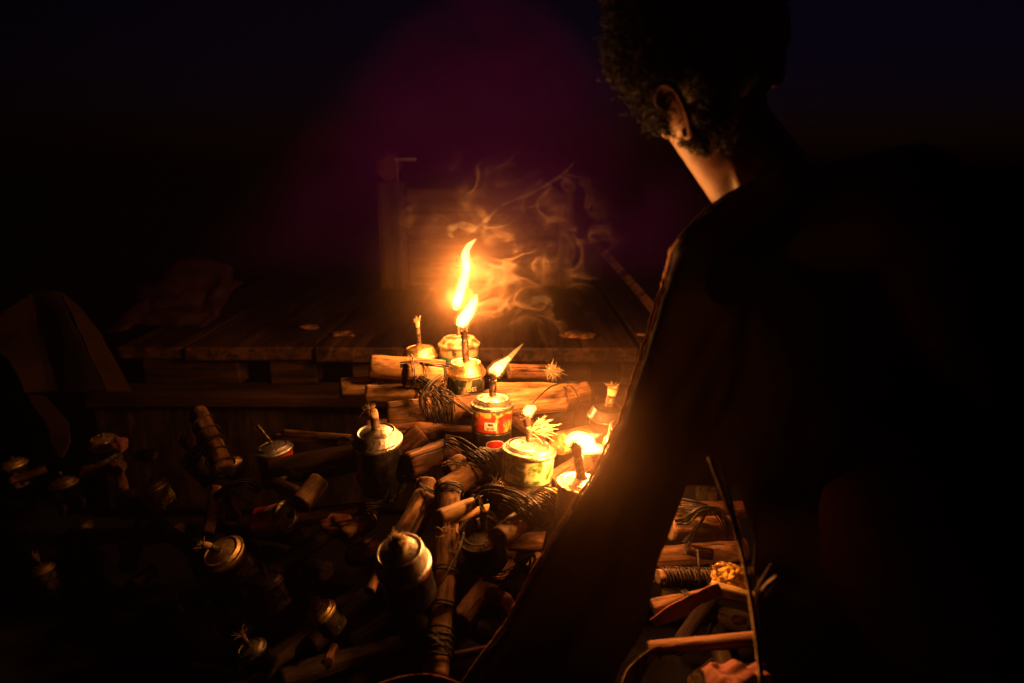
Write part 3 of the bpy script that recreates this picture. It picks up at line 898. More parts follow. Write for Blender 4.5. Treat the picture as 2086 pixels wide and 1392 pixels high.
# leaf piece curling up left of the lowest stick
flap('dry_leaf', [((1262, 1398, .76), (1300, 1398, .78)), ((1285, 1355, .77), (1312, 1368, .79)), ((1330, 1322, .78), (1345, 1335, .8)), ((1362, 1330, .79), (1352, 1345, .81))],
     'long curled dry leaf rising to the lowest stick under the arm', 'husk', .0015, seed=6)['category'] = 'leaf'
flap('dry_leaf', [((1330, 1262, .86), (1340, 1275, .87)), ((1370, 1225, .855), (1390, 1250, .86)), ((1430, 1205, .855), (1440, 1228, .87)), ((1468, 1196, .87), (1474, 1218, .88))],
     'brown leaf wrapped over the tied stick under the arm', 'rag', .0015, seed=9)['category'] = 'leaf'
# brown cloth edge at the lower edge
flap('cloth_strip', [((770, 1400, .78), (800, 1420, .78)), ((830, 1384, .78), (840, 1410, .78)), ((900, 1382, .78), (905, 1410, .78)), ((950, 1392, .78), (950, 1420, .78))],
     'reddish cloth edge lying across the bottom of the heap', 'rag', .002, seed=7)['category'] = 'cloth'
# straw tufts
def tuft(px, py, z, n, L, dirv, spread, mat, label, name='straw_tuft', cr=.0006, curl=.5):
    bm = bmesh.new()
    rg = random.Random(int(px * 7 + py))
    c = P(px, py, z)
    for k in range(n):
        d = (Vector(dirv) + Vector((rg.gauss(0, spread), rg.gauss(0, spread), rg.gauss(0, spread)))).normalized()
        b = c + Vector((rg.uniform(-.004, .004), rg.uniform(-.004, .004), rg.uniform(-.003, .003)))
        l = L * rg.uniform(.6, 1.1)
        bendv = Vector((rg.uniform(-1, 1), rg.uniform(-1, 1), rg.uniform(-1.2, .6))) * l * curl
        pts = spline([b, b + d * l * .5, b + d * l + bendv], 6)
        tube(bm, pts, [cr, cr, cr * .95, cr * .9, cr * .8, cr * .6, cr * .3], 4)
    return tag(link(name, bm, M[mat]), label, 'straw tuft')
tuft(1122, 757, 1.37, 150, .019, (.5, 0, .12), .5, 'wick_pale', 'pale ragged straw tuft at the end of the thin dim stick')
tuft(1085, 880, .985, 70, .032, (.8, .1, .35), .30, 'wick', 'fan of pale rope ends behind the small flame', cr=.0009, curl=.35)
tuft(1335, 1165, .95, 14, .02, (-.5, 0, .4), .5, 'rag', 'small reddish fibre tuft at the end of the corded stick under the arm')
tuft(745, 832, 1.17, 16, .018, (.5, 0, .5), .6, 'wick_burnt', 'dark fibres on the cut end of the long thick stick')

# split reeds in front, right
rd = empty('split_reed', P(1548, 1330, .64), 'tall dry reed split into several blades, standing in front of the gap under the arm', 'reed')
def blade(ctrl, r0, r1, mat='husk', name='blade'):
    bm = bmesh.new()
    base = rd.location
    pts = spline([P(*c) - base for c in ctrl], 20)
    rr = [1.35 * (mt(r0, .64) + (mt(r1, .64) - mt(r0, .64)) * i / 20) for i in range(21)]
    rr = [x * (1 + .18 * noise.noise(Vector((i * .5, r0, 0)))) for i, x in enumerate(rr)]
    tube(bm, pts, rr, 7, flat=.45)
    link(name, bm, M[mat], rd)
blade([(1552, 1392, .64), (1535, 1250, .64), (1510, 1120, .65), (1478, 1020, .66), (1444, 932, .68)], 9, 7)
blade([(1545, 1300, .645), (1520, 1160, .655), (1492, 1040, .665), (1478, 975, .67), (1468, 928, .68)], 7, 3, 'wood_red')
blade([(1530, 1210, .645), (1525, 1140, .65), (1500, 1060, .66), (1490, 1010, .66)], 4, 2, 'wood_red')
blade([(1540, 1235, .645), (1556, 1200, .64), (1582, 1175, .635)], 6, 5)
blade([(1538, 1230, .645), (1548, 1190, .65), (1572, 1150, .65)], 4, 2, 'wood_red')
blade([(1534, 1180, .65), (1540, 1100, .66), (1534, 1040, .66)], 3, 1.5, 'wood_red')

# ------------------------------------------------------------------ lamps
def cyl_patch(bm, R, th0, z0, w, h, shape='ellipse', n=28, m=6, tiltz=0.0):
    """A thin curved patch on a can's side."""
    rings = []
    c = Vector((R * math.cos(th0), R * math.sin(th0), z0))
    ctr = bm.verts.new(c)
    for j in range(1, m + 1):
        ring = []
        for k in range(n):
            a = 2 * math.pi * k / n
            x, y = math.cos(a), math.sin(a)
            if shape == 'box':
                s = 1 / max(abs(x), abs(y)); x *= s; y *= s
            x *= w / 2 * j / m; y *= h / 2 * j / m
            y += x * tiltz
            th = th0 + x / R
            ring.append(bm.verts.new((R * math.cos(th), R * math.sin(th), z0 + y)))
        rings.append(ring)
    for k in range(n):
        bm.faces.new((ctr, rings[0][k], rings[0][(k + 1) % n]))
    for a, b in zip(rings, rings[1:]):
        for k in range(n):
            bm.faces.new((a[k], b[k], b[(k + 1) % n], a[(k + 1) % n]))

def wrap_text(body, size, R, th0, z0, mat, parent, name='lettering'):
    cu = bpy.data.curves.new('tmp_text', 'FONT'); cu.body = body; cu.size = size
    cu.align_x = 'CENTER'; cu.align_y = 'CENTER'; cu.resolution_u = 3; cu.extrude = .00015; cu.offset = size * 0.015
    to = bpy.data.objects.new('tmp_text', cu); COL.objects.link(to)
    dg = bpy.context.evaluated_depsgraph_get()
    me = bpy.data.meshes.new_from_object(to.evaluated_get(dg))
    bpy.data.objects.remove(to)
    for q in me.vertices:
        x, y, z = q.co
        th = th0 + x / R
        q.co = ((R + z) * math.cos(th), (R + z) * math.sin(th), z0 + y)
    me.name = name; me.materials.clear(); me.materials.append(M[mat])
    o = bpy.data.objects.new(name, me); COL.objects.link(o); o.parent = parent
    return o

def lampaxis(lx, lt):
    """axis leaning lx degrees to the picture's right and lt degrees towards the camera."""
    return Vector((math.sin(math.radians(lx)), -math.sin(math.radians(lt)) * math.cos(math.radians(lx)), math.cos(math.radians(lx)) * math.cos(math.radians(lt))))

def fibres(bm, c, d, n, L, spread, cr, rg, curl=.35):
    for k in range(n):
        dd = (d + Vector((rg.gauss(0, spread), rg.gauss(0, spread), rg.gauss(0, spread)))).normalized()
        b = c + Vector((rg.uniform(-1, 1), rg.uniform(-1, 1), 0)) * .003
        l = L * rg.uniform(.5, 1.1)
        bv = Vector((rg.uniform(-1, 1), rg.uniform(-1, 1), rg.uniform(-1, .8))) * l * curl
        tube(bm, spline([b, b + dd * l * .5, b + dd * l + bv], 5), [cr, cr, cr, cr * .9, cr * .7, cr * .4], 4)

def make_lamp(px, py, wpx, z, lx, lt, label, H=1.15, lid='tin', body='p_black', bands=(), patches=(), text=None,
              tube_h=.030, tube_r=.0045, tube_lean=(0, 0), wick=None, dome=.26, group='tin can oil lamps', wfr=30, lidtype='cone', seed=0, wick_lean=(0, 0, 1)):
    rg = random.Random(seed + int(px))
    R = mt(wpx, z) / 2
    ax = lampaxis(lx, lt)
    rot = Vector((0, 0, 1)).rotation_difference(ax)
    H = H * 2 * R
    top = P(px, py, z)
    root = empty('tin_lamp', top - ax * H, label, 'oil lamp', group, rot)
    # can
    bm = bmesh.new()
    Rb = R * .955
    prof = [(0, .001), (Rb * .93, .001), (Rb * .95, 0), (Rb * 1.01, 0), (Rb * 1.01, .0025), (Rb * .985, .004), (Rb * .985, H * .3), (Rb * .985, H * .6), (Rb * .985, H * .8), (Rb * .985, H - .006), (Rb * 1.0, H - .003), (Rb * 1.0, H - .001)]
    lathe(bm, prof, 56, wob=R * .03, seed=seed)
    link('can', bm, M[body], root)
    dome *= 1.45
    # printed bands (z0, z1 as fractions of the height)
    for (b0, b1, mt_) in bands:
        bm = bmesh.new()
        zs = [H * b0 + (H * (b1 - b0)) * i / 6 for i in range(7)]
        lathe(bm, [(Rb * .985 + .0006, q) for q in zs], 56, wob=R * .03, seed=seed)
        link('printed_band', bm, M[mt_], root)
    for (th, zf, w_, h_, shape, mt_, dr) in patches:
        bm = bmesh.new(); cyl_patch(bm, Rb * .985 + .0014 + dr + R * .012, math.radians(th), H * zf, w_ * R, h_ * R, shape)
        link('emblem' if shape == 'ellipse' else 'label_patch', bm, M[mt_], root)
    if text:
        for (s_, size, th, zf, mt_) in text:
            wrap_text(s_, size * R, Rb * .985 + .0016 + R * .032, math.radians(th), H * zf, mt_, root)
    # lid
    bm = bmesh.new()
    ri = .80 if lidtype == 'step' else .74
    sh = max(.04, dome - .16) * R
    lp = [(R * .955, H - .0055), (R, H - .005), (R * 1.03, H - .0025), (R * 1.035, H - .0005), (R * 1.01, H + .0012), (R * .97, H + .0018), (R * .955, H + sh * .18), (R * .90, H + sh * .50),
          (R * (ri + .06), H + sh * .88), (R * (ri + .03), H + sh), (R * (ri + .015), H + sh + R * .03), (R * ri, H + sh + R * .034), (R * (ri - .025), H + sh + R * .02), (R * (ri - .045), H + sh - R * .015),
          (R * (ri - .08), H + sh - R * .012), (R * (ri - .14), H + sh + R * .02), (R * .45, H + sh + R * .09), (R * .25, H + sh + R * .135), (R * .10, H + sh + R * .155), (0, H + sh + R * .16)]
    if sh <= .041 * R: dome = .20
    lathe(bm, lp, 64, wob=R * .03, seed=seed + 3)
    link('lid', bm, M[lid], root)
    # tube
    tz = H + R * dome - .003
    tl = Vector((tube_lean[0], tube_lean[1], 1)).normalized()
    b0 = Vector((0, 0, tz)); b1 = b0 + tl * tube_h
    bm = bmesh.new()
    pts = [b0 + (b1 - b0) * i / 8 for i in range(9)]
    rr = [tube_r * (1.35 if i == 0 else 1.0 + .06 * noise.noise(Vector((i * .9, px, 0)))) for i in range(9)]
    tube(bm, pts, rr, 14)
    if tube_h > .003:
        link('wick_tube', bm, M['tube'], root)
    # wick
    if wick:
        bm = bmesh.new()
        wl = Vector(wick_lean).normalized()
        wp = spline([b1 - tl * .004, b1 + tl * .004, b1 + tl * .007 + wl * .005], 6)
        tube(bm, wp, [tube_r * .8, tube_r * .85, tube_r * .95, tube_r, tube_r * 1.05, tube_r * 1.1, tube_r * .9], 10)
        fibres(bm, wp[-2], wl, int(wfr * 1.8), .0085, .42, .0006, rg, .9)
        link('wick', bm, M[wick], root)
    return root, top, ax, root.matrix_basis @ Vector((0, 0, 0)), R

def flame(root, spine, widths, power, mat='flame', tip=None, lights=None):
    """Flame body as glowing gas; spine given as photograph points with depth."""
    rm = Matrix.LocRotScale(root.location, root.rotation_quaternion, None).inverted()
    bm = bmesh.new()
    pts = spline([rm @ P(*c) for c in spine], 28)
    ws = interp(widths, 28)
    z = spine[0][2]
    rr = [mt(x, z) / 2 for x in ws]
    rr = [max(.0004, x * (1 + .10 * noise.noise(Vector((i * .35, z * 50, 1))))) for i, x in enumerate(rr)]
    tube(bm, pts, rr, 16)
    f = link('flame', bm, M[mat], root)
    if mat == 'flame':
        bm = bmesh.new()
        tube(bm, pts, [x * 1.35 + .0012 for x in rr], 16)
        link('outer_flame', bm, M['flame_outer'], f)
    for (c, sh, r) in (lights or [(spine[len(spine) // 2], 1.0, .012)]):
        ld = bpy.data.lights.new('flame_light', 'POINT'); ld.energy = power * sh * LAMP_POWER; ld.color = (1.0, 0.345, 0.075); ld.shadow_soft_size = r
        lo = bpy.data.objects.new('flame_light', ld); COL.objects.link(lo); lo.parent = f
        lo.location = rm @ P(*c)
    return f

# the five burning lamps
r0 = make_lamp(935, 700, 84, 1.36, 0, -2, 'burning lamp farthest back, cream tin with a green stripe, under the tallest flame', H=.95, lid='p_cream', body='p_cream',
               bands=((.62, .72, 'p_green'), (0, .42, 'p_dark')), text=[('VE', .16, -98, .86, 'p_black')], tube_h=.042, wick='wick_burnt', dome=.30, seed=1)
flame(r0[0], [(928, 632, 1.34), (932, 612, 1.34), (944, 575, 1.34), (950, 545, 1.34), (948, 520, 1.34), (954, 503, 1.34), (970, 487, 1.34)],
      [8, 22, 20, 17, 18, 15, 11, 2], 1.5, lights=[((936, 608, 1.34), .5, .009), ((950, 545, 1.34), .5, .009)])
r1 = make_lamp(949, 756, 80, 1.235, 1, 0, 'burning lamp with dark printed tin and pale lettering, standing at the top of the stack', lid='brass', body='p_dark', H=1.0,
               bands=((.0, .46, 'p_camo'), (.46, .50, 'p_cream'), (.90, .945, 'p_cream')), text=[('T.VOEE', .30, -80, .66, 'p_cream')],
               tube_h=.045, tube_r=.0062, tube_lean=(-.05, 0), wick='wick_burnt', dome=.42, seed=2)
flame(r1[0], [(938, 666, 1.22), (944, 652, 1.22), (956, 634, 1.22), (965, 615, 1.22), (972, 600, 1.22)], [18, 27, 25, 22, 16, 2], 1.3, lights=[((947, 645, 1.22), 1, .012)])
r2 = make_lamp(1003, 823, 86, 1.15, 2, -2, 'burning lamp with a red and yellow print and a red oval emblem, flame leaning right', lid='tin_pale', body='p_black', H=1.05, dome=.30,
               bands=((.46, .93, 'p_fruit'), (.40, .43, 'p_cream')), patches=((-92, .62, .62, .40, 'box', 'p_white', 0), (-62, .66, .20, .75, 'box', 'p_red', 0), (-78, .20, .88, .44, 'ellipse', 'p_white', 0), (-78, .20, .80, .36, 'ellipse', 'p_red', .0006)),
               text=[('IIIIII', .16, -92, .66, 'p_black'), ('===', .2, -92, .57, 'p_black')],
               tube_h=.030, tube_r=.0062, wick='wick_burnt', seed=3)
flame(r2[0], [(1003, 768, 1.14), (1010, 755, 1.14), (1024, 741, 1.14), (1038, 729, 1.14)], [12, 26, 24, 15, 8], .9, lights=[((1014, 748, 1.14), 1, .010)])
flame(r2[0], [(1036, 731, 1.14), (1050, 716, 1.14), (1066, 700, 1.14)], [13, 9, 2], 0.0001, mat='flame_tip')
r3 = make_lamp(1078, 915, 108, .985, 5, -3, 'burning lamp with a green and cream print and a small low flame', lid='tin_pale', body='p_black', H=1.08, dome=.22, lidtype='step',
               bands=((.50, .93, 'p_garden'), (.10, .42, 'p_swirl'), (.42, .45, 'p_cream')), patches=((-52, .27, .66, .54, 'ellipse', 'p_white', 0), (-52, .27, .56, .44, 'ellipse', 'p_red', .0006), (-52, .25, .60, .13, 'box', 'p_cream', .0012)),
               
               tube_h=.026, tube_r=.0050, tube_lean=(-.22, 0), wick='wick_burnt', wfr=60, seed=4, wick_lean=(-.25, -.1, 1))
flame(r3[0], [(1066, 840, .965), (1078, 836, .965), (1092, 829, .965)], [10, 24, 7], 0.4, lights=[((1080, 834, .965), 1, .006)])
r4 = make_lamp(1183, 985, 96, .92, 6, 0, 'burning lamp nearest the person, thick frayed wick wrapped in flame', lid='tin_pale', body='p_black', H=1.1, dome=.2,
               tube_h=.034, tube_r=.0068, tube_lean=(-.28, 0), wick='wick_burnt', wfr=90, seed=5, wick_lean=(-.3, 0, 1))
flame(r4[0], [(1152, 903, .93), (1170, 896, .935), (1192, 905, .94), (1212, 915, .94), (1236, 918, .94)], [12, 30, 46, 42, 16, 2], 2.7, lights=[((1196, 908, .935), .7, .014), ((1216, 912, .95), .3, .008)])
flame(r4[0], [(1190, 895, .94), (1205, 890, .94), (1224, 885, .94)], [18, 14, 2], .0001)

# lamps that are not lit
G2 = 'tin can oil lamps'
make_lamp(1238, 848, 82, 1.09, 4, 2, 'unlit dark lamp with an orange tube, half hidden by the shirt above the hand', lid='p_black', body='p_black', H=.8, dome=.42, tube_h=.020, tube_r=.0075, tube_lean=(.1, 0), wick='wick', wfr=40, seed=6)
make_lamp(769, 897, 100, 1.04, -3, 6, 'unlit lamp with a clean shiny ringed lid and a folded frayed wick', lid='tin_clean', body='p_black', H=1.1, dome=.38, tube_h=.022, tube_r=.0066, wick='wick', wfr=60, seed=7, wick_lean=(-.55, -.2, 1))
make_lamp(856, 724, 72, 1.36, -3, 0, 'unlit brassy lamp with a tall thin tube behind the topmost sticks', lid='brass', body='p_dark', H=.5, dome=.40, tube_h=.040, tube_r=.0045, wick='wick', wfr=26, seed=8)
make_lamp(822, 1150, 112, .80, -6, 16, 'tilted striped lamp with a bushy pale wick and a red rim, low in the middle', lid='tin_clean', body='p_black', H=.8, dome=.62, lidtype='step', tube_h=.002, tube_r=.011, wick='wick_pale', wfr=110, bands=((.84, .95, 'p_red'),), seed=9)
make_lamp(455, 1128, 86, 1.08, -16, 22, 'tilted lamp with a bright gold ringed lid and a red ring, wick bent left', lid='gold', body='p_black', H=1.3, dome=.25, lidtype='step', tube_h=.016, tube_r=.0055, tube_lean=(-.7, 0), wick='wick', wfr=50,
          bands=((.91, .985, 'p_red'), (.35, .75, 'p_swirl')), seed=10, wick_lean=(-1, -.1, .1))
make_lamp(558, 914, 74, 1.33, -6, 2, 'unlit lamp with a red and yellow band and a long bent thin tube', lid='tin_clean', body='p_black', H=1.0, dome=.22, tube_h=.050, tube_r=.0032, tube_lean=(-.5, 0), bands=((.80, .92, 'p_red'), (.45, .80, 'p_fruit'), (.1, .4, 'p_swirl')), seed=11)
make_lamp(213, 905, 60, 1.66, 2, 4, 'small gold lamp farthest back at left with a dark lump beside it', lid='gold', body='p_camo', H=.9, dome=.4, tube_h=.012, seed=12)
make_lamp(393, 925, 66, 1.46, -36, 8, 'steeply tilted lamp behind the cord-wound stick, only its rings shining', lid='tin_clean', body='p_black', H=1.0, dome=.25, lidtype='step', tube_h=.015, seed=13)
make_lamp(472, 942, 40, 1.42, -14, 2, 'small gold lid peeping out at the foot of the cord-wound stick', lid='gold', body='p_black', H=.8, dome=.3, tube_h=.006, seed=14)
make_lamp(318, 990, 50, 1.44, -20, 4, 'small tilted gold lamp with a brown tin between the dark sticks', lid='gold', body='p_camo', H=1.0, dome=.35, tube_h=.010, seed=15, bands=((.3, .9, 'p_swirl'),))
make_lamp(130, 985, 54, 1.60, -10, 0, 'dim lamp at far left with one glinting edge', lid='gold', body='p_dark', H=1.1, dome=.3, tube_h=.02, seed=16)
make_lamp(172, 1075, 40, 1.50, -18, 2, 'tiny gold lid glinting alone below the dim lamps at left', lid='gold', body='p_black', H=1.0, dome=.5, tube_h=.008, seed=17)
make_lamp(88, 1160, 46, 1.38, -16, 2, 'dim lamp lowest at far left, thin bright rim', lid='gold', body='p_swirl', H=1.2, dome=.3, tube_h=.014, wick='wick', wfr=20, seed=18)
make_lamp(655, 1245, 58, .98, -24, 12, 'small tilted yellow lid low at left of the middle', lid='gold', body='p_black', H=.9, dome=.30, lidtype='step', tube_h=.006, tube_r=.009, wick='wick', wfr=16, seed=19)
make_lamp(978, 1085, 96, 1.00, -8, 22, 'dark sooty lamp in the shadow under the two pale cut sticks', lid='tin_sooty', body='p_black', H=.9, dome=.18, tube_h=.03, tube_r=.005, wick='wick_burnt', seed=20)
make_lamp(583, 1052, 62, 1.12, 64, 40, 'red and yellow tin lying on its side beneath the smooth round stick end', lid='tin_sooty', body='p_red', H=1.1, dome=.2, tube_h=.01, bands=((.5, .9, 'p_fruit'),), seed=21)
make_lamp(255, 1010, 44, 1.52, -12, 4, 'dim small lamp between the small tilted gold lamp and the far left ones', lid='tin', body='p_camo', H=1.0, dome=.3, tube_h=.012, seed=22)
make_lamp(378, 1262, 60, 1.12, -14, 8, 'dim lamp in the dark below the lamp with the red ring', lid='tin_sooty', body='p_swirl', H=1.0, dome=.3, tube_h=.014, wick='wick', wfr=20, seed=23)
make_lamp(545, 1185, 62, 1.08, -10, 6, 'dim lamp in the dark between the red ringed lamp and the striped lamp', lid='tin_sooty', body='p_camo', H=1.0, dome=.32, tube_h=.014, wick='wick_burnt', wfr=20, seed=24)
make_lamp(30, 945, 46, 1.66, -8, 2, 'dim lamp cut by the left edge above the pale rod', lid='gold', body='p_dark', H=1.0, dome=.3, tube_h=.010, seed=25)
make_lamp(512, 1325, 62, 1.02, -18, 8, 'dim lamp nearest the lower edge, beside the dry husk piece', lid='tin', body='p_black', H=1.0, dome=.3, tube_h=.012, wick='wick', wfr=20, seed=26)
lump('rag_knot', 245, 905, 1.62, .018, 'rag', 'dim rag knot beside the small gold lamp farthest back', 'rag', amp=.25, freq=12)
lump('rag_knot', 692, 1070, 1.03, .020, 'rag', 'crumpled rag above the rounded stick end', 'rag', (1.3, 1, .8), amp=.25, freq=12)
lump('rag_knot', 372, 895, 1.45, .012, 'rag', 'small reddish wick rag above the steeply tilted lamp', 'rag', (.7, .7, 1.3), amp=.25, freq=12)
# heap fibre bits
for k, (px, py, z) in enumerate([(925, 1130, .9), (1010, 985, 1.0), (905, 1085, .9), (838, 735, 1.2), (1035, 990, .97)]):
    tuft(px, py, z, 14, .014, (0, 0, 1), .8, 'wick_pale' if k % 2 else 'wick', 'few loose frayed fibres caught between cords and sticks')['group'] = 'loose fibres caught in the heap'

# ------------------------------------------------------------------ person
person = empty('person', P(1700, 1150, .95), 'person crouching in a loose dark shirt, head bent, reaching to light a lamp', 'person')
PB = person.location.copy()
def sph(bm, c, r, sc=(1, 1, 1), rot=None):
    ret = bmesh.ops.create_icosphere(bm, subdivisions=3, radius=r)
    for q in ret['verts']:
        v_ = Vector((q.co.x * sc[0], q.co.y * sc[1], q.co.z * sc[2]))
        if rot: v_ = rot @ v_
        q.co = v_ + c
def limb(bm, a, b, ra, rb, n=8):
    for i in range(n + 1):
        t = i / n
        sph(bm, a.lerp(b, t), ra + (rb - ra) * t)
def remeshed(bm, name, mat, voxel, smooth_it, parent, offset):
    me = bpy.data.meshes.new('tmp'); bm.to_mesh(me); bm.free()
    o = bpy.data.objects.new('tmp', me); COL.objects.link(o)
    r = o.modifiers.new('r', 'REMESH'); r.mode = 'VOXEL'; r.voxel_size = voxel
    s = o.modifiers.new('s', 'SMOOTH'); s.iterations = smooth_it; s.factor = .6
    dg = bpy.context.evaluated_depsgraph_get()
    m2 = bpy.data.meshes.new_from_object(o.evaluated_get(dg))
    bpy.data.objects.remove(o)
    m2.name = name
    for q in m2.vertices: q.co -= offset
    m2.polygons.foreach_set('use_smooth', [True] * len(m2.polygons))
    m2.materials.clear(); m2.materials.append(M[mat])
    o2 = bpy.data.objects.new(name, m2); COL.objects.link(o2); o2.parent = parent
    return o2
bm = bmesh.new()
fd = Vector((-.34, .80, -.50)).normalized()          # the way the face looks: left, away, down
su = Vector((-.33, .28, .90)); su = (su - fd * su.dot(fd)).normalized()      # crown direction
sl = su.cross(fd).normalized()
HR = Matrix((sl, fd, su)).transposed()               # head axes: side, front, up
K = .875
HC = P(1432, 95, .82 * K)
sph(bm, HC, .092 * K, (.86, 1.08, 1.0), HR)              # cranium
sph(bm, HC + HR @ Vector((0, .045, -.045)) * K, .058 * K, (.95, .9, 1.15), HR)   # face
sph(bm, HC + HR @ Vector((0, .062, -.095)) * K, .030 * K, (1.1, 1, .9), HR)      # chin
sph(bm, HC + HR @ Vector((.040, .02, -.075)) * K, .030 * K, (.7, 1.2, 1), HR)    # jaw corners
sph(bm, HC + HR @ Vector((-.040, .02, -.075)) * K, .030 * K, (.7, 1.2, 1), HR)
sph(bm, HC + HR @ Vector((0, .102, -.030)) * K, .013 * K, (.75, 1, 1.7), HR)     # nose
sph(bm, HC + HR @ Vector((0, .112, -.048)) * K, .011 * K, (1.2, .9, .8), HR)
sph(bm, HC + HR @ Vector((0, .088, -.072)) * K, .012 * K, (1.9, .8, .6), HR)     # lips
sph(bm, HC + HR @ Vector((0, .085, .004)) * K, .018 * K, (2.4, .7, .6), HR)      # brow
NB = P(1612, 462, .745)
limb(bm, P(1440, 225, .745), NB, .050, .055, 8)
limb(bm, P(1488, 285, .705), P(1528, 400, .70), .007, .012, 6)                 # front of the neck
SL, SR = P(1475, 545, .77), P(1850, 420, .62)
limb(bm, NB, SL, .055, .048, 6); limb(bm, NB, SR, .06, .055, 8)
PV = P(1850, 1230, 1.00)
limb(bm, P(1640, 560, .78), P(1760, 900, .84), .105, .110, 10); limb(bm, P(1760, 900, .84), PV, .11, .135, 8)
limb(bm, P(1530, 560, .79), P(1640, 700, .80), .055, .09, 6)
EL, WR = P(1480, 780, .84), P(1360, 852, .925)
limb(bm, SL, EL, .045, .036, 9); limb(bm, EL, WR, .036, .024, 9)
# palm and fingers round the lighter
def fing(bm, pts, r0, r1):
    n = len(pts) - 1
    for i in range(n):
        limb(bm, P(*pts[i]), P(*pts[i + 1]), r0 + (r1 - r0) * i / n, r0 + (r1 - r0) * (i + 1) / n, 5)
PALM = P(1318, 888, .935)
limb(bm, WR, PALM, .024, .026, 5)
sph(bm, P(1300, 900, .935), .020, (1, .7, 1.1))
fing(bm, [(1300, 912, .92), (1266, 926, .905), (1248, 900, .905), (1252, 866, .91)], .0112, .0088)    # thumb, standing up
fing(bm, [(1292, 885, .95), (1258, 884, .965), (1236, 896, .97), (1238, 912, .96)], .0086, .0070)    # index
fing(bm, [(1292, 898, .955), (1258, 900, .975), (1238, 912, .975), (1243, 926, .96)], .0086, .0070)
fing(bm, [(1294, 910, .955), (1262, 914, .972), (1246, 925, .968), (1253, 936, .955)], .0080, .0066)
fing(bm, [(1298, 920, .95), (1270, 927, .965), (1258, 936, .955), (1264, 944, .945)], .0070, .0056)
# legs
KL = P(1665, 1010, 1.16); KR = P(2050, 1080, 1.0)
limb(bm, PV, KL, .085, .058, 10); limb(bm, KL, P(1640, 1420, 1.05), .052, .038, 10)
limb(bm, PV, KR, .085, .058, 8); limb(bm, KR, P(2000, 1500, .95), .052, .038, 8)
sph(bm, P(1610, 1440, 1.06), .04, (1.6, 1, .6)); sph(bm, P(1960, 1520, .95), .04, (1.6, 1, .6))
# right arm resting on the knee
limb(bm, SR, P(2010, 850, .74), .046, .037, 8); limb(bm, P(2010, 850, .74), P(2020, 1040, .93), .035, .025, 8)
fb = [P(2020, 1050, .94) + Vector((dx, 0, 0)) for dx in (-.03, -.01, .01, .03)]
sph(bm, P(2020, 1045, .94), .036, (1, .6, 1))
for q in fb:
    limb(bm, q, q + Vector((0, .03, -.05)), .009, .007, 6)
limb(bm, P(2020, 1040, .94) + Vector((-.03, 0, 0)), P(2020, 1060, .94) + Vector((-.06, .01, -.03)), .011, .009, 6)
body = remeshed(bm, 'body', 'skin', .0045, 5, person, PB)

# ears
def ear(side, name='ear'):
    bm = bmesh.new()
    c = HC + HR @ Vector((.083 * side, .0, -.035)) * K
    if side == EARSIDE:
        c = P(1388, 228, .765 * K)
    e_up = (P(1362, 178, .765 * K) - P(1412, 274, .765 * K)).normalized() if side == EARSIDE else su
    e_fr = (P(1340, 250, .79 * K) - P(1388, 228, .765 * K)).normalized() if side == EARSIDE else fd
    e_fr = (e_fr - e_up * e_fr.dot(e_up)).normalized()
    out_ = HR @ Vector((side, -.3, 0))
    def E(f, u, o_): return c + (e_fr * f + e_up * u + out_ * o_) * K - PB
    rim = spline([E(.012, .008, .004), E(.017, .018, .008), E(.012, .028, .012), E(.0, .032, .014), E(-.011, .026, .015), E(-.015, .012, .015), E(-.013, -.004, .013), E(-.008, -.018, .010), E(-.001, -.028, .007), E(.007, -.028, .004), E(.008, -.018, .001)], 40)
    tube(bm, rim, [.0022 + .0012 * math.sin(math.pi * i / 40) for i in range(41)], 8)
    inner = spline([E(.006, .016, .005), E(-.004, .018, .008), E(-.007, .004, .008), E(-.002, -.010, .006), E(.006, -.012, .004)], 20)
    tube(bm, inner, .0026, 8)
    ctr = [E(.012 - .01 * abs(t), .045 * t * .6, .0) for t in [x / 6 - .5 for x in range(7)]]
    rings = []
    for k in range(0, 41, 2):
        rings.append(bm.verts.new(rim[k] - out_ * .001))
    cc = bm.verts.new(E(.004, .0, -.002))
    for a, b in zip(rings, rings[1:]):
        bm.faces.new((a, b, cc))
    return link(name, bm, M['skin'], person)
EARSIDE = 1 if (HR @ Vector((1, 0, 0))).dot(-FW) > 0 else -1
ear(EARSIDE); ear(-EARSIDE)

# nail on the thumb
bm = bmesh.new(); bmesh.ops.create_icosphere(bm, subdivisions=3, radius=1)
for q in bm.verts: q.co = Vector((q.co.x * .0062, q.co.y * .0016, q.co.z * .0085))
o = link('thumb_nail', bm, M['nail'], person); o.location = P(1254, 868, .8995) - PB

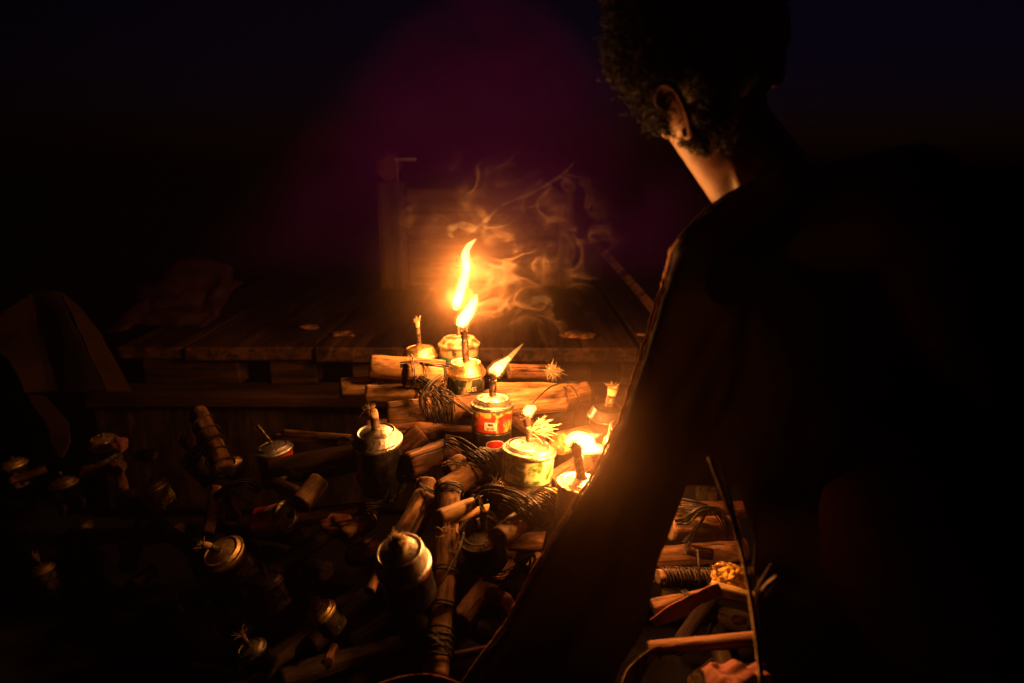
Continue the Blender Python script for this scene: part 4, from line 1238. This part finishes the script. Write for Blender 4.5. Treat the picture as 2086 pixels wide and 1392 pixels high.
# hair: skull cap and curls, with curls added to darken the lit skin
bm = bmesh.new()
ret = bmesh.ops.create_icosphere(bm, subdivisions=5, radius=.0965)
HS = K
dele = []
for q in bm.verts:
    l = q.co.copy()
    keep = not (l.y > .072 and l.z < .03) and l.z > -.075 + .02 * math.sin(l.y * 40)
    n_ = noise.noise(l * 70) * .004 + noise.noise(l * 160) * .002
    v_ = Vector((l.x * .87, l.y * 1.09, l.z * 1.01)) * (1 + n_ / .09)
    q.co = HC + HR @ v_ * K - PB
    if not keep: dele.append(q)
bmesh.ops.delete(bm, geom=dele, context='VERTS')
rg = random.Random(5)
for k in range(4200):
    th = rg.uniform(0, 2 * math.pi); cz = rg.uniform(-.82, 1)
    sz = math.sqrt(1 - cz * cz)
    l = Vector((sz * math.cos(th), sz * math.sin(th), cz)) * .093
    if (l.y > .072 and l.z < .03): continue
    p0 = HC + HR @ Vector((l.x * .87, l.y * 1.09, l.z * 1.01)) * K
    nn = (HR @ l).normalized()
    tdir = (HR @ Vector((rg.gauss(0, 1), rg.gauss(0, 1), rg.gauss(0, 1)))).normalized()
    L = rg.uniform(.003, .007)
    pts = [p0, p0 + nn * L * .5 + tdir * L * .2, p0 + nn * L * .75 + tdir * L * .6, p0 + nn * L * .55 + tdir * L * .95]
    pts = [q - PB for q in spline(pts, 5)]
    tube(bm, pts, [.0004, .0004, .0004, .0004, .0003, .0002], 3, cap=False)
for k in range(2200):  # curls added behind the ear to cover the lit patch of neck
    x = rg.uniform(1375, 1490); y = rg.uniform(90, 305)
    if (x - 1388) ** 2 / 34 ** 2 + (y - 228) ** 2 / 60 ** 2 < 1 or y > 205 + (x - 1375) * .95: continue
    p0 = P(x, y, rg.uniform(.655, .685))
    t1_ = Vector((rg.gauss(0, 1), rg.gauss(0, 1), rg.gauss(0, 1))).normalized(); t2_ = Vector((rg.gauss(0, 1), rg.gauss(0, 1), rg.gauss(0, 1))).normalized()
    L = rg.uniform(.004, .008)
    pts = [q - PB for q in spline([p0, p0 + t1_ * L, p0 + t1_ * L + t2_ * L, p0 + t2_ * L * 1.3], 5)]
    tube(bm, pts, [.0005] * 5 + [.0003], 3, cap=False)
for k in range(1500):  # curls added along the jaw to darken the lit skin
    y = rg.uniform(235, 325); x = rg.uniform(1340 + (y - 235) * .45, 1445)
    if (x - 1388) ** 2 / 30 ** 2 + (y - 228) ** 2 / 58 ** 2 < 1: continue
    if y > 262 + (x - 1340) * .55: continue
    p0 = P(x, y, rg.uniform(.675, .70))
    t1_ = Vector((rg.gauss(0, 1), rg.gauss(0, 1), rg.gauss(0, 1))).normalized(); t2_ = Vector((rg.gauss(0, 1), rg.gauss(0, 1), rg.gauss(0, 1))).normalized()
    L = rg.uniform(.003, .006)
    pts = [q - PB for q in spline([p0, p0 + t1_ * L, p0 + t1_ * L + t2_ * L, p0 + t2_ * L * 1.3], 5)]
    tube(bm, pts, [.0005] * 5 + [.0003], 3, cap=False)
for k in range(3200):  # fuzzy side hair, puffed out to keep light off the ear
    x = rg.uniform(1232, 1352); y = rg.uniform(-10, 268)
    xl_ = 1218 if y < 130 else 1218 + (y - 130) * .78
    if x < xl_ + 2 or x > xl_ + 95: continue
    p0 = P(x, y, rg.uniform(.668, .71))
    t1_ = Vector((rg.gauss(0, 1), rg.gauss(0, 1), rg.gauss(0, 1))).normalized(); t2_ = Vector((rg.gauss(0, 1), rg.gauss(0, 1), rg.gauss(0, 1))).normalized()
    L = rg.uniform(.004, .008)
    pts = [q - PB for q in spline([p0, p0 + t1_ * L, p0 + t1_ * L + t2_ * L, p0 + t2_ * L * 1.3], 6)]
    tube(bm, pts, [.00038] * 5 + [.0003, .0002], 3, cap=False)
link('hair', bm, M['hair'], person)

# shirt: thin loose cloth over back and arm, hem hanging down at the left
LC = [(340, 1590), (350, 1562), (385, 1505), (420, 1452), (470, 1402), (510, 1371), (560, 1360), (620, 1341), (690, 1320), (750, 1302), (800, 1284), (860, 1266), (900, 1243), (960, 1216), (1000, 1190), (1040, 1163), (1100, 1128), (1160, 1092), (1220, 1062), (1280, 1028), (1330, 990), (1380, 955), (1440, 925)]
def lin(tab, y):
    for (y0, x0), (y1, x1) in zip(tab, tab[1:]):
        if y0 <= y <= y1:
            return x0 + (x1 - x0) * (y - y0) / (y1 - y0)
    return tab[0][1] if y < tab[0][0] else tab[-1][1]
IR = [(985, 1400), (1020, 1388), (1080, 1366), (1150, 1338), (1210, 1326), (1260, 1318), (1310, 1296), (1350, 1268), (1440, 1230)]
IR2 = [(985, 1500), (1080, 1532), (1200, 1542), (1300, 1550), (1440, 1560)]
def sheet_z(px, py, xl):
    e = (px - xl)
    z = .765 + .018 * math.exp(-e / 7.0) - .05 * min(1, max(0, (px - 1500) / 500)) 
    z -= .03 * math.sin(min(1, max(0, (py - 300) / 1100)) * math.pi)
    c = Vector((px * .0075 + py * .004, py * .0022, 3))
    z += .022 * noise.noise(c) + .009 * noise.noise(Vector((px * .03 + py * .012, py * .008, 7)))
    ty = min(1, max(0, (620 - py) / 240)); z -= .10 * ty * ty * (3 - 2 * ty)
    z += .075 * math.exp(-((px - 1235) / 95.0) ** 2 - ((py - 925) / 130.0) ** 2)
    if px > 1480 and py > 900: z += .16 * min(1, (py - 900) / 250) * min(1, (px - 1480) / 60)
    return z
bm = bmesh.new()
rows = []
ys = list(range(340, 1441, 10))
def smooth_c(xl, i, y): return xl + 4.0 * noise.noise(Vector((y * .035, 0, 5))) + 2.5 * noise.noise(Vector((y * .11, 0, 9)))
n1, n2, n3 = 16, 10, 22
for y in ys:
    xl = lin(LC, y); xl = smooth_c(xl, 0, y)
    if y > 985:
        xm1, xm2 = lin(IR, y), lin(IR2, y)
    else:
        xm1 = max(xl + 10, 1400 + (985 - y) * .35); xm2 = xm1 + 100
    xe = 2260
    xs = [xl + (xm1 - xl) * (i / n1) ** 1.5 for i in range(n1)] + [xm1 + (xm2 - xm1) * i / n2 for i in range(n2)] + [xm2 + (xe - xm2) * i / n3 for i in range(n3 + 1)]
    rows.append([bm.verts.new(P(x, y, sheet_z(x, y, xl)) - PB) for x in xs])
for j, (a, b) in enumerate(zip(rows, rows[1:])):
    for k in range(len(a) - 1):
        if ys[j] >= 985 and n1 <= k < n1 + n2: continue
        bm.faces.new((a[k], a[k + 1], b[k + 1], b[k]))
sh = link('shirt', bm, M['shirt'], person)
# hem along the edge, a sub-part of the shirt, its rim light painted in
for (y0, y1, off, rr) in ((345, 1440, 0, 3.3), (560, 760, 9, 2.0), (735, 830, 16, 2.2), (1040, 1130, 10, 1.8)):
    bm = bmesh.new(); pts = []
    for y in range(y0, y1, 5):
        xl = lin(LC, y); xl = smooth_c(xl, 0, y)
        w_ = 2.0 * noise.noise(Vector((y * .03, off, 1)))
        e = off * math.sin(math.pi * (y - y0) / (y1 - y0)) if off else 0
        pts.append(P(xl + w_ + e - (5 if not off else 0), y, sheet_z(xl, y, xl) + (.002 if not off else -.003)) - PB)
    tube(bm, pts, [mt(rr * (1 + .5 * noise.noise(Vector((i * .35, off, 0)))), .8) for i in range(len(pts))], 7)
    link('hem' if not off else 'seam', bm, M['hem'], sh)
# trousers on the near leg with folds
bm = bmesh.new()
limb(bm, PV, KL, .10, .070, 12); limb(bm, KL, P(1648, 1330, 1.07), .066, .056, 10)
limb(bm, PV, KR, .10, .072, 8); limb(bm, KR, P(2010, 1400, .96), .066, .056, 8)
tr_ = remeshed(bm, 'trousers', 'denim', .007, 4, person, PB)
for q in tr_.data.vertices:
    c = q.co + PB
    q.co += q.normal * (.014 * noise.noise(Vector((c.x * 14, c.y * 14, c.z * 26))) + .006 * noise.noise(c * 60))

# lighter held in the fingers
lt = empty('lighter', P(1240, 915, .955), 'small dark lighter held between thumb and fingers at the last lamp', 'lighter')
bm = bmesh.new()
a = P(1204, 913, .952) - lt.location; b = P(1268, 922, .945) - lt.location
tube(bm, spline([a, a.lerp(b, .5), b], 8), mt(11, .95), 14)
link('barrel', bm, M['lighter'], lt)
bm = bmesh.new(); tube(bm, [a - (b - a) * .06, a + (b - a) * .02], mt(8, .95), 12)
link('nozzle', bm, M['metal_clip'], lt)

# ------------------------------------------------------------------ smoke and haze
def wisp(ctrl, widths, dens_key, flat=.5, n=30):
    bm = bmesh.new()
    pts = spline([P(*c) for c in ctrl], n)
    ws = interp(widths, n)
    rr = [max(.0004, mt(x, 1.3) / 2 * (1 + .35 * noise.noise(Vector((i * .4, ctrl[0][0], 0))))) for i, x in enumerate(ws)]
    tube(bm, pts, rr, 12, flat=flat)
    o = link('smoke_wisp', bm, M[dens_key])
    return tag(o, kind='stuff')
M['wisp'] = smoke_mat('smoke_wisp', (0.85, 0.80, 0.78), 16.0, 70, .35, .62, .2)
M['wisp_thin'] = smoke_mat('thin_smoke_wisp', (0.85, 0.78, 0.78), 6.0, 60, .35, .62, .2)
Z0 = 1.36
for c, w_, k in [
    ([(925, 488), (915, 472), (935, 458), (962, 466), (985, 470), (990, 452)], (4, 16, 22, 22, 18, 8), 'wisp'),
    ([(950, 480), (975, 462), (995, 445), (1010, 430)], (6, 18, 20, 3), 'wisp'),
    ([(968, 455), (962, 442), (957, 436)], (8, 5, 2), 'wisp'),
    ([(985, 452), (1000, 436), (1018, 424)], (14, 8, 2), 'wisp'),
    ([(1022, 456), (1038, 440), (1068, 426), (1100, 418), (1130, 410)], (3, 6, 8, 7, 2), 'wisp_thin'),
    ([(1010, 455), (1020, 462), (1030, 458)], (8, 10, 4), 'wisp_thin'),
    ([(886, 438), (900, 440), (920, 452)], (8, 12, 4), 'wisp_thin'),
    ([(955, 594), (985, 590), (1015, 580), (1045, 568), (1060, 575)], (4, 6, 9, 16, 4), 'wisp'),
    ([(992, 548), (996, 560), (1008, 566), (1022, 550), (1030, 540)], (5, 8, 8, 6, 2), 'wisp'),
    ([(1010, 572), (1030, 578), (1050, 572), (1062, 585)], (6, 20, 24, 8), 'wisp_thin'),
    ([(1035, 552), (1050, 538), (1062, 530)], (6, 8, 4), 'wisp'),
    ([(968, 575), (972, 555), (990, 528), (1010, 512)], (3, 4, 4, 2), 'wisp_thin'),
    ([(1012, 585), (1014, 610), (1012, 640)], (5, 5, 2), 'wisp_thin'),
    ([(1038, 662), (1050, 640), (1075, 618), (1110, 608), (1125, 618)], (4, 14, 26, 26, 5), 'wisp_thin'),
    ([(1085, 575), (1098, 560), (1106, 545)], (5, 12, 4), 'wisp_thin'),
    ([(968, 490), (985, 470), (1000, 440), (1030, 415), (1080, 395), (1140, 360), (1180, 320)], (4, 7, 9, 12, 14, 16, 4), 'wisp_thin'),
    ([(972, 486), (1005, 468), (1040, 455), (1075, 425), (1120, 412)], (3, 4, 5, 5, 2), 'wisp'),
    ([(972, 598), (985, 585), (1010, 560), (1050, 540), (1080, 500), (1090, 460)], (3, 5, 6, 8, 10, 3), 'wisp_thin'),
    ([(1066, 698), (1075, 670), (1090, 650), (1100, 610)], (2, 4, 6, 2), 'wisp_thin'),
]:
    wisp([(x, y, Z0 + .02 * math.sin(i * 1.7 + x)) for i, (x, y) in enumerate(c)], w_, k)

# curling smoke around and above the flames: thin folded sheets
m = bpy.data.materials.new('curling_smoke'); m.use_nodes = True
nt = m.node_tree
for n in list(nt.nodes): nt.nodes.remove(n)
out = nt.nodes.new('ShaderNodeOutputMaterial')
pv = nt.nodes.new('ShaderNodeVolumePrincipled')
pv.inputs['Color'].default_value = (0.90, 0.64, 0.46, 1)
pv.inputs['Anisotropy'].default_value = 0.2
tc = nt.nodes.new('ShaderNodeTexCoord')
def mth(op, a, b=None):
    n = nt.nodes.new('ShaderNodeMath'); n.operation = op
    for i, q in enumerate((a, b)):
        if q is None: continue
        if isinstance(q, (int, float)): n.inputs[i].default_value = q
        else: nt.links.new(q, n.inputs[i])
    return n.outputs[0]
vl = nt.nodes.new('ShaderNodeVectorMath'); vl.operation = 'LENGTH'
nt.links.new(tc.outputs['Object'], vl.inputs[0])
fall = mth('MAXIMUM', mth('SUBTRACT', 1.0, vl.outputs['Value']), 0.0)
mp = nt.nodes.new('ShaderNodeMapping'); mp.inputs['Scale'].default_value = (1.0, .28, 1.3); mp.inputs['Rotation'].default_value = (0, math.radians(35), 0)
nt.links.new(tc.outputs['Object'], mp.inputs[0])
n1_ = noise_n(nt, mp.outputs[0], 2.0, 2.2, 0.45, 1.7)
rd_ = mth('SUBTRACT', 1.0, mth('MULTIPLY', mth('ABSOLUTE', mth('SUBTRACT', n1_, 0.5)), 2.0))
sheet = mth('POWER', mth('MAXIMUM', rd_, 0.0), 34.0)
n2_ = noise_n(nt, mp.outputs[0], 1.6, 2, 0.5, 0.5)
mask = mth('MAXIMUM', mth('MINIMUM', mth('MULTIPLY', mth('SUBTRACT', n2_, 0.47), 9.0), 1.0), 0.0)
soft = mth('MULTIPLY', mth('POWER', fall, 1.5), 0.5)
nt.links.new(mth('ADD', mth('MULTIPLY', mth('MULTIPLY', mth('MULTIPLY', sheet, mask), mth('POWER', fall, 1.3)), CURL), mth('MULTIPLY', soft, GLOW)), pv.inputs['Density'])
nt.links.new(pv.outputs[0], out.inputs['Volume'])
m.cycles.volume_step_rate = 0.25
cb_ = bmesh.new(); bmesh.ops.create_icosphere(cb_, subdivisions=3, radius=1.0)
o = link('smoke', cb_, m, smooth=False)
o.location = P(1030, 520, 1.36); o.scale = (.25, .12, .23)
tag(o, kind='stuff')
def puff(c, rad, dens, power=2.0, col=(0.88, 0.56, 0.34)):
    """A soft ball of thin smoke, added to make a glow, that fades out towards its edge."""
    global nt
    m = bpy.data.materials.new('glow_smoke'); m.use_nodes = True
    nt = m.node_tree
    for n in list(nt.nodes): nt.nodes.remove(n)
    out = nt.nodes.new('ShaderNodeOutputMaterial')
    pv = nt.nodes.new('ShaderNodeVolumePrincipled')
    pv.inputs['Color'].default_value = (*col, 1)
    pv.inputs['Anisotropy'].default_value = 0.35
    tc = nt.nodes.new('ShaderNodeTexCoord')
    vl = nt.nodes.new('ShaderNodeVectorMath'); vl.operation = 'LENGTH'
    nt.links.new(tc.outputs['Object'], vl.inputs[0])
    fl = mth('POWER', mth('MAXIMUM', mth('SUBTRACT', 1.0, vl.outputs['Value']), 0.0), power)
    n1 = noise_n(nt, tc.outputs['Object'], 2.2, 3, 0.5, 0.8)
    nt.links.new(mth('MULTIPLY', mth('MULTIPLY', fl, mth('ADD', n1, 0.5)), dens), pv.inputs['Density'])
    nt.links.new(pv.outputs[0], out.inputs['Volume'])
    b_ = bmesh.new(); bmesh.ops.create_icosphere(b_, subdivisions=3, radius=1.0)
    o = link('smoke', b_, m, smooth=False); o.location = c; o.scale = rad
    tag(o, kind='stuff')
puff(P(1240, 925, .77), (.17, .19, .16), PUFF)  # added so the last flame's glow spreads over the shirt
puff(P(955, 575, 1.33), (.25, .16, .25), 1.5)  # added for the halo round the tall flames

# purple smoke rising behind the flames: fades towards its own edge
m = bpy.data.materials.new('purple_smoke'); m.use_nodes = True
nt = m.node_tree
for n in list(nt.nodes): nt.nodes.remove(n)
out = nt.nodes.new('ShaderNodeOutputMaterial')
pv = nt.nodes.new('ShaderNodeVolumePrincipled')
pv.inputs['Color'].default_value = (0.28, 0.02, 1.0, 1)
pv.inputs['Anisotropy'].default_value = 0.0
tc = nt.nodes.new('ShaderNodeTexCoord')
sx = nt.nodes.new('ShaderNodeSeparateXYZ'); nt.links.new(tc.outputs['Object'], sx.inputs[0])
def mth(op, a, b=None):
    n = nt.nodes.new('ShaderNodeMath'); n.operation = op
    for i, q in enumerate((a, b)):
        if q is None: continue
        if isinstance(q, (int, float)): n.inputs[i].default_value = q
        else: nt.links.new(q, n.inputs[i])
    return n.outputs[0]
r2_ = mth('SQRT', mth('ADD', mth('MULTIPLY', sx.outputs[0], sx.outputs[0]), mth('MULTIPLY', sx.outputs[1], sx.outputs[1])))
Rz = mth('SUBTRACT', 1.0, mth('MULTIPLY', sx.outputs[2], 0.88))
fall = mth('MAXIMUM', mth('SUBTRACT', 1.0, mth('DIVIDE', r2_, Rz)), 0.0)
top = mth('MAXIMUM', mth('MINIMUM', mth('MULTIPLY', mth('SUBTRACT', 1.0, sx.outputs[2]), 5.0), 1.0), 0.0)
bot = mth('MAXIMUM', mth('ADD', mth('MULTIPLY', sx.outputs[2], 1.6), -0.08), 0.0)
nz = noise_n(nt, tc.outputs['Object'], 3.2, 3, 0.55, 0.8)
nz = mth('MAXIMUM', mth('MULTIPLY', mth('SUBTRACT', nz, 0.36), 3.2), 0.0)
nt.links.new(mth('MULTIPLY', mth('MULTIPLY', mth('MULTIPLY', fall, top), mth('MULTIPLY', bot, nz)), PLUME), pv.inputs['Density'])
nt.links.new(pv.outputs[0], out.inputs['Volume'])
pl = bmesh.new()
lathe(pl, [(0, 0), (1.0, 0), (0.6, .5), (.13, 1.0), (0, 1.0)], 32)
bmesh.ops.recalc_face_normals(pl, faces=pl.faces)
o = link('smoke', pl, m, smooth=False)
o.location = P(985, 600, 2.02); o.scale = (1.0, .32, .88)
tag(o, kind='stuff')

hz = bmesh.new()
box(hz, -8, 8, -3, 9, -1.05, 5.0)
o = link('haze', hz, M['haze'], smooth=False)
tag(o, kind='stuff')
